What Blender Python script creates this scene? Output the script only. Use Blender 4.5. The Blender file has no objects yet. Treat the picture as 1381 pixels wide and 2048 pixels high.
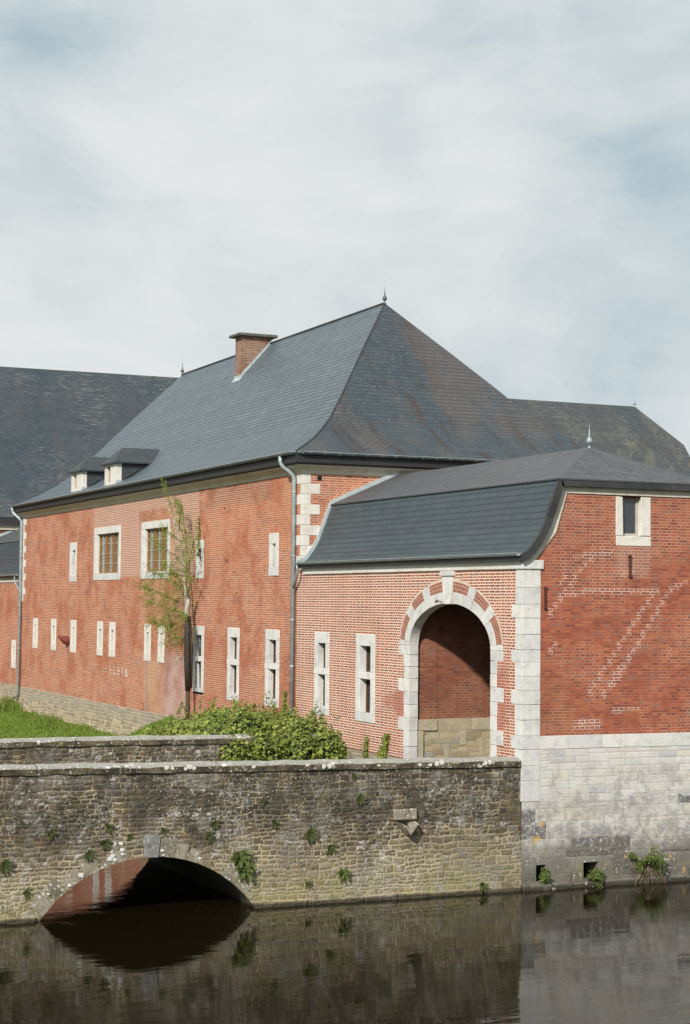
import bpy, math, random
from math import sin, cos, pi, sqrt, radians, atan2
from mathutils import Vector, noise
rnd = random.Random(7)
S = bpy.context.scene
# ------------------------------------------------------------------ camera
cam_d = bpy.data.cameras.new("camera"); cam = bpy.data.objects.new("camera", cam_d)
S.collection.objects.link(cam); S.camera = cam
cam.location = (-18.98734, -33.55146, 6.12057)
_yaw, _pit, _rol = 0.41491735, 0.050601, 0.01029026
_f = Vector((sin(_yaw)*cos(_pit), cos(_yaw)*cos(_pit), sin(_pit)))
_r = _f.cross(Vector((0, 0, 1))).normalized(); _u = _r.cross(_f)
_r2 = _r*cos(_rol)+_u*sin(_rol); _u2 = -_r*sin(_rol)+_u*cos(_rol)
from mathutils import Matrix
_m = Matrix((_r2, _u2, -_f)).transposed()
cam.rotation_mode = 'QUATERNION'; cam.rotation_quaternion = _m.to_quaternion()
cam_d.sensor_fit = 'VERTICAL'; cam_d.sensor_height = 24.0
cam_d.lens = 3554.8*24.0/2048; cam_d.clip_end = 3000; cam_d.clip_start = 0.5
# ------------------------------------------------------------------ sun, sky, exposure
SUN_DIR = Vector((1, .95, -.90)).normalized()
sd = bpy.data.lights.new("sun", 'SUN'); sun = bpy.data.objects.new("sun", sd); S.collection.objects.link(sun)
sd.energy = 4.5; sd.angle = radians(2.2); sd.color = (1, .94, .85)
sun.rotation_mode = 'QUATERNION'; sun.rotation_quaternion = SUN_DIR.to_track_quat('-Z', 'Y'); sun.location = (-30, -30, 40)
W = bpy.data.worlds.new("World"); S.world = W; W.use_nodes = True
S.view_settings.view_transform = 'Standard'; S.view_settings.look = 'None'; S.view_settings.gamma = 1
S.view_settings.exposure = 0.0


class NT:
    """small helper to write node trees as expressions"""
    def __init__(s, tree): s.t = tree; s.n = tree.nodes; s.l = tree.links
    def node(s, typ, **kw):
        n = s.n.new(typ)
        for k, v in kw.items(): setattr(n, k, v)
        return n
    def put(s, sock, v):
        if v is None: return
        if isinstance(v, bpy.types.NodeSocket): s.l.new(v, sock)
        else:
            if isinstance(v, (tuple, list)) and len(v) == 3 and sock.type == 'RGBA': v = (*v, 1)
            sock.default_value = v
    def m(s, op, a, b=None, c=None, clamp=False):
        n = s.node('ShaderNodeMath', operation=op, use_clamp=clamp)
        s.put(n.inputs[0], a); s.put(n.inputs[1], b)
        if c is not None: s.put(n.inputs[2], c)
        return n.outputs[0]
    def mix(s, f, a, b, mode='MIX'):
        n = s.node('ShaderNodeMix', data_type='RGBA', blend_type=mode)
        s.put(n.inputs[0], f); s.put(n.inputs[6], a); s.put(n.inputs[7], b); return n.outputs[2]
    def mixf(s, f, a, b):
        n = s.node('ShaderNodeMix', data_type='FLOAT'); s.put(n.inputs[0], f); s.put(n.inputs[2], a); s.put(n.inputs[3], b)
        return n.outputs[0]
    def xyz(s, x, y, z=0.0):
        n = s.node('ShaderNodeCombineXYZ'); s.put(n.inputs[0], x); s.put(n.inputs[1], y); s.put(n.inputs[2], z); return n.outputs[0]
    def sep(s, v):
        n = s.node('ShaderNodeSeparateXYZ'); s.put(n.inputs[0], v); return n.outputs
    def noise(s, vec, scale, detail=4, rough=.55, dist=0.0, col=False):
        n = s.node('ShaderNodeTexNoise'); s.put(n.inputs['Vector'], vec); n.inputs['Scale'].default_value = scale
        n.inputs['Detail'].default_value = detail; n.inputs['Roughness'].default_value = rough; n.inputs['Distortion'].default_value = dist
        return n.outputs['Color' if col else 'Fac']
    def step(s, v, a, b):
        """smooth 0..1 between a and b"""
        n = s.node('ShaderNodeMapRange', interpolation_type='SMOOTHSTEP'); s.put(n.inputs[0], v)
        lo, hi, t0, t1 = (a, b, 0, 1) if a < b else (b, a, 1, 0)
        n.inputs[1].default_value = lo; n.inputs[2].default_value = hi; n.inputs[3].default_value = t0; n.inputs[4].default_value = t1
        return n.outputs[0]
    def ramp(s, v, stops, mode='LINEAR'):
        n = s.node('ShaderNodeValToRGB'); cr = n.color_ramp; cr.interpolation = mode
        while len(cr.elements) > 1: cr.elements.remove(cr.elements[-1])
        for i, (p, c) in enumerate(stops):
            e = cr.elements[0] if i == 0 else cr.elements.new(p)
            e.position = p; e.color = (*c, 1) if len(c) == 3 else c
        s.put(n.inputs[0], v); return n.outputs[0]
    def vadd(s, a, b):
        n = s.node('ShaderNodeVectorMath', operation='ADD'); s.put(n.inputs[0], a); s.put(n.inputs[1], b); return n.outputs[0]
    def vscale(s, a, k):
        n = s.node('ShaderNodeVectorMath', operation='SCALE'); s.put(n.inputs[0], a); s.put(n.inputs['Scale'], k); return n.outputs[0]
    def vmul(s, a, k):
        n = s.node('ShaderNodeVectorMath', operation='MULTIPLY'); s.put(n.inputs[0], a); n.inputs[1].default_value = k; return n.outputs[0]
    def bump(s, h, dist=.02, strength=1.0):
        n = s.node('ShaderNodeBump'); s.put(n.inputs['Height'], h); n.inputs['Distance'].default_value = dist
        n.inputs['Strength'].default_value = strength; return n.outputs[0]


def build_sky():
    T = NT(W.node_tree); T.n.clear()
    out = T.node('ShaderNodeOutputWorld'); bg = T.node('ShaderNodeBackground'); bg2 = T.node('ShaderNodeBackground')
    sky = T.node('ShaderNodeTexSky', sky_type='NISHITA'); sky.sun_disc = False
    sky.sun_elevation = math.asin(-SUN_DIR.z); sky.sun_rotation = atan2(-SUN_DIR.x, -SUN_DIR.y) % (2*pi)
    T.put(bg.inputs[0], sky.outputs[0]); bg.inputs[1].default_value = .1
    tc = T.node('ShaderNodeTexCoord').outputs['Generated']
    x, y, z = T.sep(tc)
    mp = T.node('ShaderNodeMapping'); T.put(mp.inputs[0], tc); mp.inputs['Rotation'].default_value = (.18, -.22, .35); mp.inputs['Scale'].default_value = (1.0, 1.0, 1.9); mp.inputs['Location'].default_value = (.37, 1.1, .2)
    big = T.noise(mp.outputs[0], 3.0, 8, .56, .5)
    fine = T.noise(mp.outputs[0], 10.0, 9, .62, .8)
    dens = T.m('ADD', T.m('MULTIPLY', big, .70), T.m('MULTIPLY', fine, .30))
    # large soft banks of cloud standing in the part of the sky north-east of the moat: (direction, width, amount)
    for d, wd, a in [((.225, .935, .275), .055, -.15), ((.30, .93, .17), .09, .06), ((.53, .80, .26), .06, -.12),
                     ((.41, .87, .235), .035, -.08), ((.36, .88, .30), .05, .05), ((.45, .87, .19), .07, .07), ((.56, .83, .125), .05, -.12)]:
        v = Vector(d).normalized()
        dn = T.node('ShaderNodeVectorMath', operation='DISTANCE'); T.put(dn.inputs[0], T.vadd(tc, T.vscale(T.vadd(T.noise(tc, 9, 4, .5, 0, True), (-.5, -.5, -.5)), .10))); dn.inputs[1].default_value = v
        g = T.m('EXPONENT', T.m('MULTIPLY', T.m('POWER', T.m('DIVIDE', dn.outputs['Value'], wd), 2.0), -1.0))
        dens = T.m('ADD', dens, T.m('MULTIPLY', g, a))
    dens = T.m('ADD', T.m('MULTIPLY', T.m('SUBTRACT', dens, .51), 1.15), .545)
    col = T.ramp(dens, [(.28, (.46, .56, .61)), (.38, (.56, .655, .70)), (.46, (.66, .73, .755)), (.54, (.75, .79, .80)), (.66, (.84, .86, .865))])
    T.put(bg2.inputs[0], col); bg2.inputs[1].default_value = .95
    mx = T.node('ShaderNodeMixShader'); T.put(mx.inputs[0], T.m('MULTIPLY', T.step(z, -.06, .02), T.m('ADD', .8, T.m('MULTIPLY', T.step(dens, .2, .42), .2)), clamp=True))
    T.l.new(bg.outputs[0], mx.inputs[1]); T.l.new(bg2.outputs[0], mx.inputs[2]); T.l.new(mx.outputs[0], out.inputs[0])


build_sky()
# ------------------------------------------------------------------ material helpers
MATS = {}


def newmat(name):
    m = bpy.data.materials.new(name); m.use_nodes = True; T = NT(m.node_tree)
    b = T.n.get('Principled BSDF'); MATS[name] = m; return m, T, b


def wallcoords(T):
    g = T.node('ShaderNodeNewGeometry'); px, py, pz = T.sep(g.outputs['Position']); nx, ny, nz = T.sep(g.outputs['True Normal'])
    side = T.m('GREATER_THAN', T.m('ABSOLUTE', nx), T.m('ABSOLUTE', ny))
    u = T.mixf(side, px, py)
    return u, pz, g, (px, py, pz)


def boxmask(T, u, z, u0, u1, z0, z1, e=.12, wob=None):
    if wob is not None:
        u = T.m('ADD', u, T.m('MULTIPLY', T.m('SUBTRACT', wob, .5), e*6)); z = T.m('ADD', z, T.m('MULTIPLY', T.m('SUBTRACT', wob, .5), e*4))
    a = T.m('MULTIPLY', T.step(u, u0-e, u0+e), T.step(u, u1+e, u1-e))
    b = T.m('MULTIPLY', T.step(z, z0-e, z0+e), T.step(z, z1+e, z1-e))
    return T.m('MULTIPLY', a, b)


def brick_material(name, ramp, mortar_hi, mortar_lo, mthick=.010, msel=(.40, .62), special=None, dirt=.35, zdirt=None):
    m, T, b = newmat(name)
    u, z, g, (px, py, pz) = wallcoords(T)
    v0 = T.xyz(u, z, 0)
    P = g.outputs['Position']
    wv = T.vscale(T.vadd(T.noise(P, 2.3, 3, .6, 0, True), (-.5, -.5, -.5)), .018)
    wv2 = T.vscale(T.vadd(T.noise(P, 28, 2, .6, 0, True), (-.5, -.5, -.5)), .007)
    v = T.vadd(T.vadd(v0, wv), wv2)
    bt = T.node('ShaderNodeTexBrick', offset=.5, offset_frequency=2, squash=.5, squash_frequency=2)
    T.put(bt.inputs['Vector'], v); bt.inputs['Color1'].default_value = (0, 0, 0, 1); bt.inputs['Color2'].default_value = (1, 1, 1, 1)
    bt.inputs['Mortar'].default_value = (0, 0, 0, 1); bt.inputs['Scale'].default_value = 1
    bt.inputs['Mortar Size'].default_value = mthick; bt.inputs['Mortar Smooth'].default_value = .25; bt.inputs['Bias'].default_value = 0
    bt.inputs['Brick Width'].default_value = .25; bt.inputs['Row Height'].default_value = .0655
    t = T.sep(bt.outputs['Color'])[0]; mask = bt.outputs['Fac']
    big = T.noise(T.vmul(P, (.8, .8, 3.6)), .34, 7, .68); med = T.noise(T.vmul(P, (.7, .7, 2.6)), 1.6, 6, .7); fine = T.noise(P, 22, 4, .7)
    tt = T.m('ADD', T.m('MULTIPLY', t, .60), T.m('MULTIPLY', T.m('SUBTRACT', med, .27), .8))
    bc = T.ramp(tt, ramp)
    # darker and paler areas of the brickwork
    bc = T.mix(T.m('MULTIPLY', T.step(big, .50, .66), dirt), bc, T.mix(t, (.14, .055, .042), (.27, .115, .075)))
    bc = T.mix(T.m('MULTIPLY', T.step(T.noise(T.vmul(T.vadd(P, (7, 3, 1)), (.7, .7, 2.4)), .7, 7, .7), .52, .68), dirt*.8), bc, (.40, .20, .155))
    # the odd burnt brick
    burnt = T.m('MULTIPLY', T.m('GREATER_THAN', t, .93), .55)
    bc = T.mix(burnt, bc, (.16, .11, .105))
    bc = T.mix(T.m('MULTIPLY', T.step(fine, .35, .75), .35), bc, T.mix(.5, bc, (.05, .02, .015)))
    mv = T.step(T.noise(T.vadd(P, (3, 9, 4)), .8, 6, .68), *msel)
    mc = T.mix(mv, mortar_lo, mortar_hi)
    mamt = mask
    if special: bc, mc, mamt = special(T, u, z, t, mask, bc, mc, P, med, big)
    col = T.mix(mamt, bc, mc)
    # soot and damp streaks that run down the wall
    st = T.noise(T.vmul(P, (1.6, 1.6, .22)), 1.5, 5, .6)
    col = T.mix(T.m('MULTIPLY', T.step(st, .58, .74), .12), col, (.14, .08, .065))
    if zdirt: col = T.mix(T.m('MULTIPLY', T.step(T.m('ADD', z, T.m('MULTIPLY', med, 1.2)), zdirt[1], zdirt[0]), .55), col, (.16, .13, .10))
    T.put(b.inputs['Base Color'], col); b.inputs['Roughness'].default_value = .9
    h = T.m('ADD', T.m('SUBTRACT', 1.0, mask), T.m('MULTIPLY', fine, .5))
    T.put(b.inputs['Normal'], T.bump(T.m('ADD', h, T.m('MULTIPLY', t, .35)), .008, .9))
    return m


R_MAIN = [(.0, (.15, .064, .050)), (.2, (.31, .095, .058)), (.5, (.45, .138, .070)), (.75, (.54, .185, .082)), (1, (.54, .30, .18))]
R_PORCH = [(.0, (.15, .06, .048)), (.25, (.25, .08, .052)), (.5, (.37, .105, .06)), (.8, (.44, .15, .072)), (1, (.48, .27, .12))]
R_RIGHT = [(.0, (.13, .050, .038)), (.25, (.26, .070, .042)), (.5, (.37, .095, .050)), (.8, (.46, .15, .066)), (1, (.48, .25, .13))]


def sp_main(T, u, z, t, mask, bc, mc, P, med, big):
    wob = T.noise(P, 1.4, 5, .6)
    onA = T.step(T.sep(P)[0], .3, .1)
    k = T.m('MULTIPLY', boxmask(T, u, z, 21.35, 33.9, 6.95, 9.9, .05, None), onA)
    k2 = boxmask(T, u, z, 24.0, 27.9, 8.6, 9.3, .10, wob)
    k = T.m('MULTIPLY', k, T.m('SUBTRACT', 1.0, k2))
    mc = T.mix(T.m('MULTIPLY', k, .9), mc, (.80, .66, .54)); bc = T.mix(T.m('MULTIPLY', k, .5), bc, (.36, .17, .13))
    pl = T.m('MULTIPLY', boxmask(T, u, z, 21.9, 24.9, 0, 4.3, .10, wob), onA)
    bc = T.mix(T.m('MULTIPLY', pl, .65), bc, T.mix(T.step(wob, .4, .6), (.27, .15, .16), (.42, .34, .34)))
    ta = T.m('MULTIPLY', boxmask(T, u, z, 24.9, 26.9, 0, 4.0, .12, wob), onA)
    bc = T.mix(T.m('MULTIPLY', ta, .6), bc, (.42, .26, .15))
    # bright new brick near the top of the right half, greyer in the middle height
    hot = T.m('MULTIPLY', T.m('MULTIPLY', boxmask(T, u, z, 12.4, 21.3, 7.6, 9.4, .3, wob), onA), T.step(big, .38, .55))
    bc = T.mix(T.m('MULTIPLY', hot, .45), bc, (.50, .155, .062))
    dark = boxmask(T, u, z, 15.0, 20.5, 9.1, 9.9, .12, wob)
    bc = T.mix(T.m('MULTIPLY', dark, .45), bc, (.15, .055, .04))
    red = T.m('MULTIPLY', boxmask(T, u, z, 16.5, 20.6, 2.6, 4.9, .2, wob), onA)
    bc = T.mix(T.m('MULTIPLY', red, .5), bc, (.34, .085, .045))
    return bc, mc, T.m('MULTIPLY', mask, T.m('ADD', .82, T.m('MULTIPLY', k, .3)), clamp=True)


def sp_porch(T, u, z, t, mask, bc, mc, P, med, big):
    wob = T.noise(P, 1.8, 5, .6)
    red = T.m('MULTIPLY', T.step(T.noise(T.vadd(P, (0, 5, 2)), .75, 5, .62), .5, .66), T.m('MULTIPLY', T.step(u, 9.5, 7.0), T.step(z, 5.2, 4.6)))
    mc = T.mix(T.m('MULTIPLY', red, .75), mc, (.40, .16, .11)); bc = T.mix(T.m('MULTIPLY', red, .5), bc, (.36, .10, .07))
    return bc, mc, mask


def sp_right(T, u, z, t, mask, bc, mc, P, med, big):
    # stepped cracks re-pointed with pale mortar: quantise to half-brick and course, measure distance to a line
    qu = T.m('MULTIPLY', T.m('ADD', T.m('FLOOR', T.m('DIVIDE', u, .125)), .5), .125)
    qz = T.m('MULTIPLY', T.m('ADD', T.m('FLOOR', T.m('DIVIDE', z, .0655)), .5), .0655)
    tot = None
    for (x0, z0, x1, z1) in [(.62, 5.85, 1.75, 7.25), (.95, 6.55, 1.15, 6.85), (1.62, 4.15, 3.3, 6.35), (2.0, 4.05, 2.45, 4.75), (2.25, 4.3, 3.75, 6.45),
                             (3.75, 6.45, 4.3, 6.7), (.60, 5.0, .85, 5.25), (2.2, 3.8, 3.0, 3.85), (1.35, 3.55, 1.85, 3.56), (1.2, 7.15, 2.4, 7.3),
                             (2.5, 6.8, 2.9, 6.9), (1.5, 6.43, 3.5, 6.42), (.9, 6.3, 1.6, 6.4)]:
        L = sqrt((x1-x0)**2+(z1-z0)**2); dx, dz = (x1-x0)/L, (z1-z0)/L
        a = T.m('SUBTRACT', qu, x0); c = T.m('SUBTRACT', qz, z0)
        along = T.m('ADD', T.m('MULTIPLY', a, dx), T.m('MULTIPLY', c, dz))
        across = T.m('ABSOLUTE', T.m('SUBTRACT', T.m('MULTIPLY', a, dz), T.m('MULTIPLY', c, dx)))
        k = T.m('MULTIPLY', T.m('LESS_THAN', across, .05), T.m('MULTIPLY', T.m('GREATER_THAN', along, 0.0), T.m('LESS_THAN', along, L)))
        tot = k if tot is None else T.m('MAXIMUM', tot, k)
    top = T.m('MULTIPLY', T.step(z, 7.2, 7.5), .5)
    mc = T.mix(T.m('MULTIPLY', tot, T.m('MULTIPLY', T.step(T.noise(P, 2.5, 5, .7), .26, .46), .9)), T.mix(top, mc, (.58, .40, .30)), (.66, .53, .46))
    wh = boxmask(T, u, z, 1.3, 2.0, 3.42, 3.62, .06, med); mc = T.mix(wh, mc, (.7, .63, .56))
    olive = T.m('MULTIPLY', T.m('MULTIPLY', T.step(u, 1.9, .8), T.step(z, 5.1, 4.3)), T.step(med, .38, .6))
    bc = T.mix(T.m('MULTIPLY', olive, .45), bc, (.24, .13, .055))
    under = boxmask(T, u, z, 2.35, 3.25, 6.75, 7.4, .08, med); mc = T.mix(T.m('MULTIPLY', under, .7), mc, (.62, .50, .42)); bc = T.mix(T.m('MULTIPLY', under, .3), bc, (.42, .24, .17))
    return bc, mc, T.m('MULTIPLY', mask, T.m('ADD', .72, T.m('MULTIPLY', tot, .4)), clamp=True)


brick_material('brick_main', R_MAIN, (.76, .53, .38), (.46, .21, .125), .0105, (.36, .56), sp_main, .24, (2.2, 3.0))
brick_material('brick_porch', R_PORCH, (.86, .70, .58), (.76, .58, .46), .0128, (.35, .55), sp_porch, .18)
brick_material('brick_right', R_RIGHT, (.66, .42, .30), (.38, .14, .085), .010, (.42, .66), sp_right, .36)
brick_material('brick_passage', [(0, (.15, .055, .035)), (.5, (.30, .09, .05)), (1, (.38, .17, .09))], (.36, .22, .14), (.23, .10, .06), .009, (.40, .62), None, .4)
brick_material('brick_chimney', [(.0, (.08, .035, .03)), (.3, (.17, .055, .04)), (.6, (.27, .08, .055)), (1, (.36, .27, .17))], (.40, .34, .25), (.17, .11, .085), .012, (.42, .62), None, .6)


def masonry(T, u, z, P, w, h, joint, warp=.03):
    """coursed stone of uneven size: course heights and block lengths both vary. returns joint distance, per stone random"""
    n = T.vscale(T.vadd(T.noise(P, 2.2, 3, .6, 0, True), (-.5, -.5, -.5)), warp*2.2)
    n2 = T.vscale(T.vadd(T.noise(P, 11, 3, .6, 0, True), (-.5, -.5, -.5)), warp)
    n = T.vadd(n, n2); nx, ny, nz = T.sep(n)
    zz = T.m('ADD', z, ny); uu = T.m('ADD', u, nx)
    # patches where the courses jump by part of a height
    cell = T.noise(P, .55, 1, .5)
    jump = T.m('MULTIPLY', T.m('FLOOR', T.m('MULTIPLY', cell, 5)), .37)
    wz = T.m('ADD', T.m('DIVIDE', zz, h), jump)
    a = T.node('ShaderNodeTexVoronoi', voronoi_dimensions='1D', feature='F1'); T.put(a.inputs['W'], wz); a.inputs['Scale'].default_value = 1; a.inputs['Randomness'].default_value = .75
    ad = T.node('ShaderNodeTexVoronoi', voronoi_dimensions='1D', feature='DISTANCE_TO_EDGE'); T.put(ad.inputs['W'], wz); ad.inputs['Scale'].default_value = 1; ad.inputs['Randomness'].default_value = .75
    rid = T.m('MULTIPLY', T.sep(a.outputs['Color'])[0], 91.7)
    wu = T.m('ADD', T.m('DIVIDE', uu, w), rid)
    c = T.node('ShaderNodeTexVoronoi', voronoi_dimensions='1D', feature='F1'); T.put(c.inputs['W'], wu); c.inputs['Scale'].default_value = 1; c.inputs['Randomness'].default_value = .85
    cd = T.node('ShaderNodeTexVoronoi', voronoi_dimensions='1D', feature='DISTANCE_TO_EDGE'); T.put(cd.inputs['W'], wu); cd.inputs['Scale'].default_value = 1; cd.inputs['Randomness'].default_value = .85
    d = T.m('MINIMUM', T.m('MULTIPLY', ad.outputs['Distance'], h), T.m('MULTIPLY', cd.outputs['Distance'], w))
    r = T.sep(c.outputs['Color'])
    mort = T.step(d, joint*1.5, joint*.45)
    return d, r[0], r[1], mort


def spots(T, P, scale, size, dens_scale, dens):
    """lichen spots: voronoi dots, present only where a noise is high"""
    v = T.node('ShaderNodeTexVoronoi', feature='F1'); T.put(v.inputs['Vector'], T.vadd(P, T.vscale(T.noise(P, scale*1.7, 2, .5, 0, True), .25/scale))); v.inputs['Scale'].default_value = scale
    rr = T.sep(v.outputs['Color'])[0]
    k = T.m('LESS_THAN', v.outputs['Distance'], T.m('MULTIPLY', rr, size))
    return T.m('MULTIPLY', k, T.step(T.noise(P, dens_scale, 4, .6), dens, dens+.08))


def rubble_bridge():
    m, T, b = newmat('rubble_bridge')
    u, z, g, (px, py, pz) = wallcoords(T); P = g.outputs['Position']
    da, ra, r2a, ma = masonry(T, u, z, P, .19, .092, .012, .06)
    db, rb, r2b, mb_ = masonry(T, u, z, T.vadd(P, (5, 2, 8)), .26, .135, .014, .08)
    pk = T.step(T.noise(T.vadd(P, (1, 6, 3)), .8, 3, .6), .50, .53)
    d = T.mixf(pk, da, db); r = T.mixf(pk, ra, rb); r2 = T.mixf(pk, r2a, r2b); mort = T.mixf(pk, ma, mb_)
    fine = T.noise(P, 26, 6, .75); med = T.noise(P, 5.5, 5, .7); big = T.noise(P, .75, 5, .6)
    c = T.ramp(r, [(0, (.035, .028, .018)), (.22, (.078, .055, .032)), (.42, (.135, .098, .052)), (.62, (.19, .148, .082)), (.78, (.15, .078, .048)), (.88, (.24, .19, .115)), (.93, (.16, .165, .16)), (1, (.28, .26, .21))])
    c = T.mix(T.m('MULTIPLY', T.step(fine, .42, .7), .5), c, T.mix(.5, c, (.34, .29, .19)))
    c = T.mix(T.m('MULTIPLY', T.step(med, .45, .7), .45), c, (.065, .055, .042))
    cream = T.mix(T.step(T.noise(P, .9, 5, .65), .38, .62), (.19, .155, .09), (.58, .48, .31))
    low = T.step(T.m('ADD', z, T.m('MULTIPLY', big, 1.6)), 2.5, 1.2)
    cream = T.mix(T.m('MULTIPLY', low, .5), cream, (.40, .35, .235))
    c = T.mix(T.m('MULTIPLY', low, T.m('ADD', .2, T.m('MULTIPLY', r2, .5))), c, (.33, .30, .20))
    c = T.mix(mort, c, cream)
    # black algae on the upper half, in patches
    up = T.m('MULTIPLY', T.step(T.m('ADD', z, T.m('MULTIPLY', big, 1.8)), 1.5, 2.9), T.step(T.noise(P, 1.5, 8, .8), .34, .54))
    c = T.mix(T.m('MULTIPLY', up, .82), c, (.030, .028, .021))
    gy = T.step(T.noise(T.vadd(P, (8, 8, 1)), 1.1, 6, .72), .50, .62)
    c = T.mix(T.m('MULTIPLY', gy, .45), c, T.mix(fine, (.16, .15, .13), (.38, .36, .33)))
    streak = T.noise(T.vmul(P, (1, 1, .12)), 3.2, 5, .6)
    c = T.mix(T.m('MULTIPLY', T.m('MULTIPLY', T.step(streak, .54, .72), T.step(z, 1.4, 2.5)), .7), c, (.035, .032, .024))
    # whitish lichen crusts
    cr = T.m('MULTIPLY', T.step(T.noise(P, 6, 8, .82, .4), .52, .58), T.m('MULTIPLY', T.step(T.noise(P, .8, 5, .65), .44, .56), T.step(r2, .1, .5)))
    c = T.mix(T.m('MULTIPLY', cr, .8), c, (.52, .49, .46))
    c = T.mix(T.m('MULTIPLY', spots(T, P, 27, .35, 1.1, .46), .75), c, (.55, .53, .49))
    c = T.mix(T.m('MULTIPLY', spots(T, P, 9, .24, .8, .60), .8), c, (.60, .58, .55))
    # yellow-green algae towards the water and moss
    yg = T.m('MULTIPLY', T.step(T.m('ADD', z, T.m('MULTIPLY', med, .5)), 1.25, .35), T.step(T.noise(P, 1.7, 4, .6), .42, .6))
    c = T.mix(T.m('MULTIPLY', yg, .55), c, (.25, .235, .10))
    moss = T.m('MULTIPLY', T.step(T.noise(T.vadd(P, (4, 1, 2)), 2.0, 5, .65), .57, .68), .55)
    c = T.mix(moss, c, (.105, .10, .028))
    c = T.mix(T.m('MULTIPLY', T.step(T.m('ADD', z, T.m('MULTIPLY', med, .08)), .16, .08), .85), c, (.030, .025, .017))
    T.put(b.inputs['Base Color'], c); b.inputs['Roughness'].default_value = .92
    hh = T.m('ADD', T.m('MULTIPLY', T.m('MINIMUM', T.m('MULTIPLY', d, 28), 1.0), T.m('ADD', .7, T.m('MULTIPLY', r2, .6))), T.m('MULTIPLY', fine, .55))
    T.put(b.inputs['Normal'], T.bump(hh, .016, .8))
    return m


rubble_bridge()


def ashlar_wall():
    """pale limestone base of the gatehouse: small coursed blocks above, big rough weathered blocks below"""
    m, T, b = newmat('ashlar_wall')
    u, z, g, _ = wallcoords(T); P = g.outputs['Position']
    d1, r1, q1, m1 = masonry(T, u, z, P, .42, .165, .006, .012)
    d2, r2, q2, m2 = masonry(T, u, z, P, .80, .27, .008, .03)
    lower = T.step(T.m('ADD', z, T.m('MULTIPLY', T.m('SUBTRACT', T.noise(T.xyz(T.m('FLOOR', T.m('MULTIPLY', u, 2.2)), 0, 3.3), .9, 2, .5), .5), .9)), 1.90, 1.86)
    r = T.mixf(lower, r1, r2); q = T.mixf(lower, q1, q2); mort = T.mixf(lower, m1, m2); d = T.mixf(lower, d1, d2)
    fine = T.noise(P, 20, 6, .72); med = T.noise(P, 4.5, 6, .7, .6)
    c = T.ramp(r, [(0, (.34, .35, .37)), (.15, (.54, .53, .51)), (.4, (.63, .62, .59)), (.6, (.54, .51, .45)), (.75, (.64, .58, .45)), (.85, (.36, .37, .39)), (.93, (.64, .63, .60)), (1, (.28, .29, .30))])
    c = T.mix(.30, c, (.60, .61, .61))
    c = T.mix(T.m('MULTIPLY', T.step(T.noise(P, 1.6, 7, .7), .42, .62), .4), c, T.mix(T.noise(P, .8, 2, .5), (.38, .39, .42), (.50, .45, .36)))
    vein = T.m('MULTIPLY', T.step(T.m('ABSOLUTE', T.m('SUBTRACT', T.noise(P, 3.3, 6, .7, 1.2), .5)), .035, .0), T.step(q, .45, .6))
    c = T.mix(T.m('MULTIPLY', vein, .5), c, (.72, .72, .72))
    c = T.mix(T.m('MULTIPLY', T.step(fine, .5, .8), .3), c, (.30, .29, .27))
    c2 = T.mix(T.m('MULTIPLY', T.step(med, .40, .58), .8), T.mix(.4, c, (.47, .45, .40)), (.17, .17, .18))
    c2 = T.mix(T.m('MULTIPLY', T.step(T.noise(P, 13, 6, .8, 1.5), .50, .57), .5), c2, (.62, .61, .58))
    c = T.mix(T.m('MULTIPLY', T.m('MULTIPLY', T.step(T.noise(P, 1.5, 8, .8), .49, .58), T.step(z, 3.2, 2.0)), .65), c, (.27, .265, .255))
    c = T.mix(T.m('MULTIPLY', lower, T.m('ADD', .55, T.m('MULTIPLY', T.step(z, 1.7, .9), .45))), c, c2)
    blk = T.m('MULTIPLY', lower, T.m('MULTIPLY', T.m('GREATER_THAN', r2, .78), T.step(T.noise(P, 7, 5, .8, 1), .40, .52)))
    c = T.mix(T.m('MULTIPLY', blk, .8), c, (.07, .07, .075))
    c = T.mix(T.m('MULTIPLY', mort, .6), c, (.42, .37, .29))
    # damp dark foot of the wall, climbing unevenly
    foot = T.step(T.m('ADD', z, T.m('MULTIPLY', T.noise(P, 1.3, 8, .75), 1.6)), 2.15, 1.15)
    c = T.mix(T.m('MULTIPLY', foot, .85), c, T.mix(T.step(med, .4, .6), (.06, .054, .042), (.15, .135, .105)))
    c = T.mix(T.m('MULTIPLY', T.m('MULTIPLY', T.step(T.noise(T.vadd(P, (2, 0, 5)), 1.6, 5, .6), .54, .66), T.step(z, 1.6, .9)), .5), c, (.22, .20, .085))
    c = T.mix(T.m('MULTIPLY', T.m('MULTIPLY', T.step(T.noise(T.vadd(P, (9, 0, 5)), 2.6, 5, .6), .63, .69), T.step(z, 1.75, 1.4)), .8), c, (.55, .33, .07))
    c = T.mix(T.m('MULTIPLY', T.step(T.m('ADD', z, T.m('MULTIPLY', med, .08)), .17, .08), .85), c, (.03, .026, .018))
    c = T.mix(T.m('MULTIPLY', spots(T, P, 12, .33, .9, .48), .7), c, (.62, .61, .58))
    st = T.noise(T.vmul(P, (1, 1, .18)), 2.6, 5, .6)
    c = T.mix(T.m('MULTIPLY', T.step(st, .58, .74), .35), c, (.24, .22, .19))
    T.put(b.inputs['Base Color'], c); b.inputs['Roughness'].default_value = .85
    hh = T.m('ADD', T.m('MINIMUM', T.m('MULTIPLY', d, 40), 1.0), T.m('MULTIPLY', fine, T.mixf(lower, .2, 1.3)))
    T.put(b.inputs['Normal'], T.bump(hh, .006, .8))


ashlar_wall()


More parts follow.
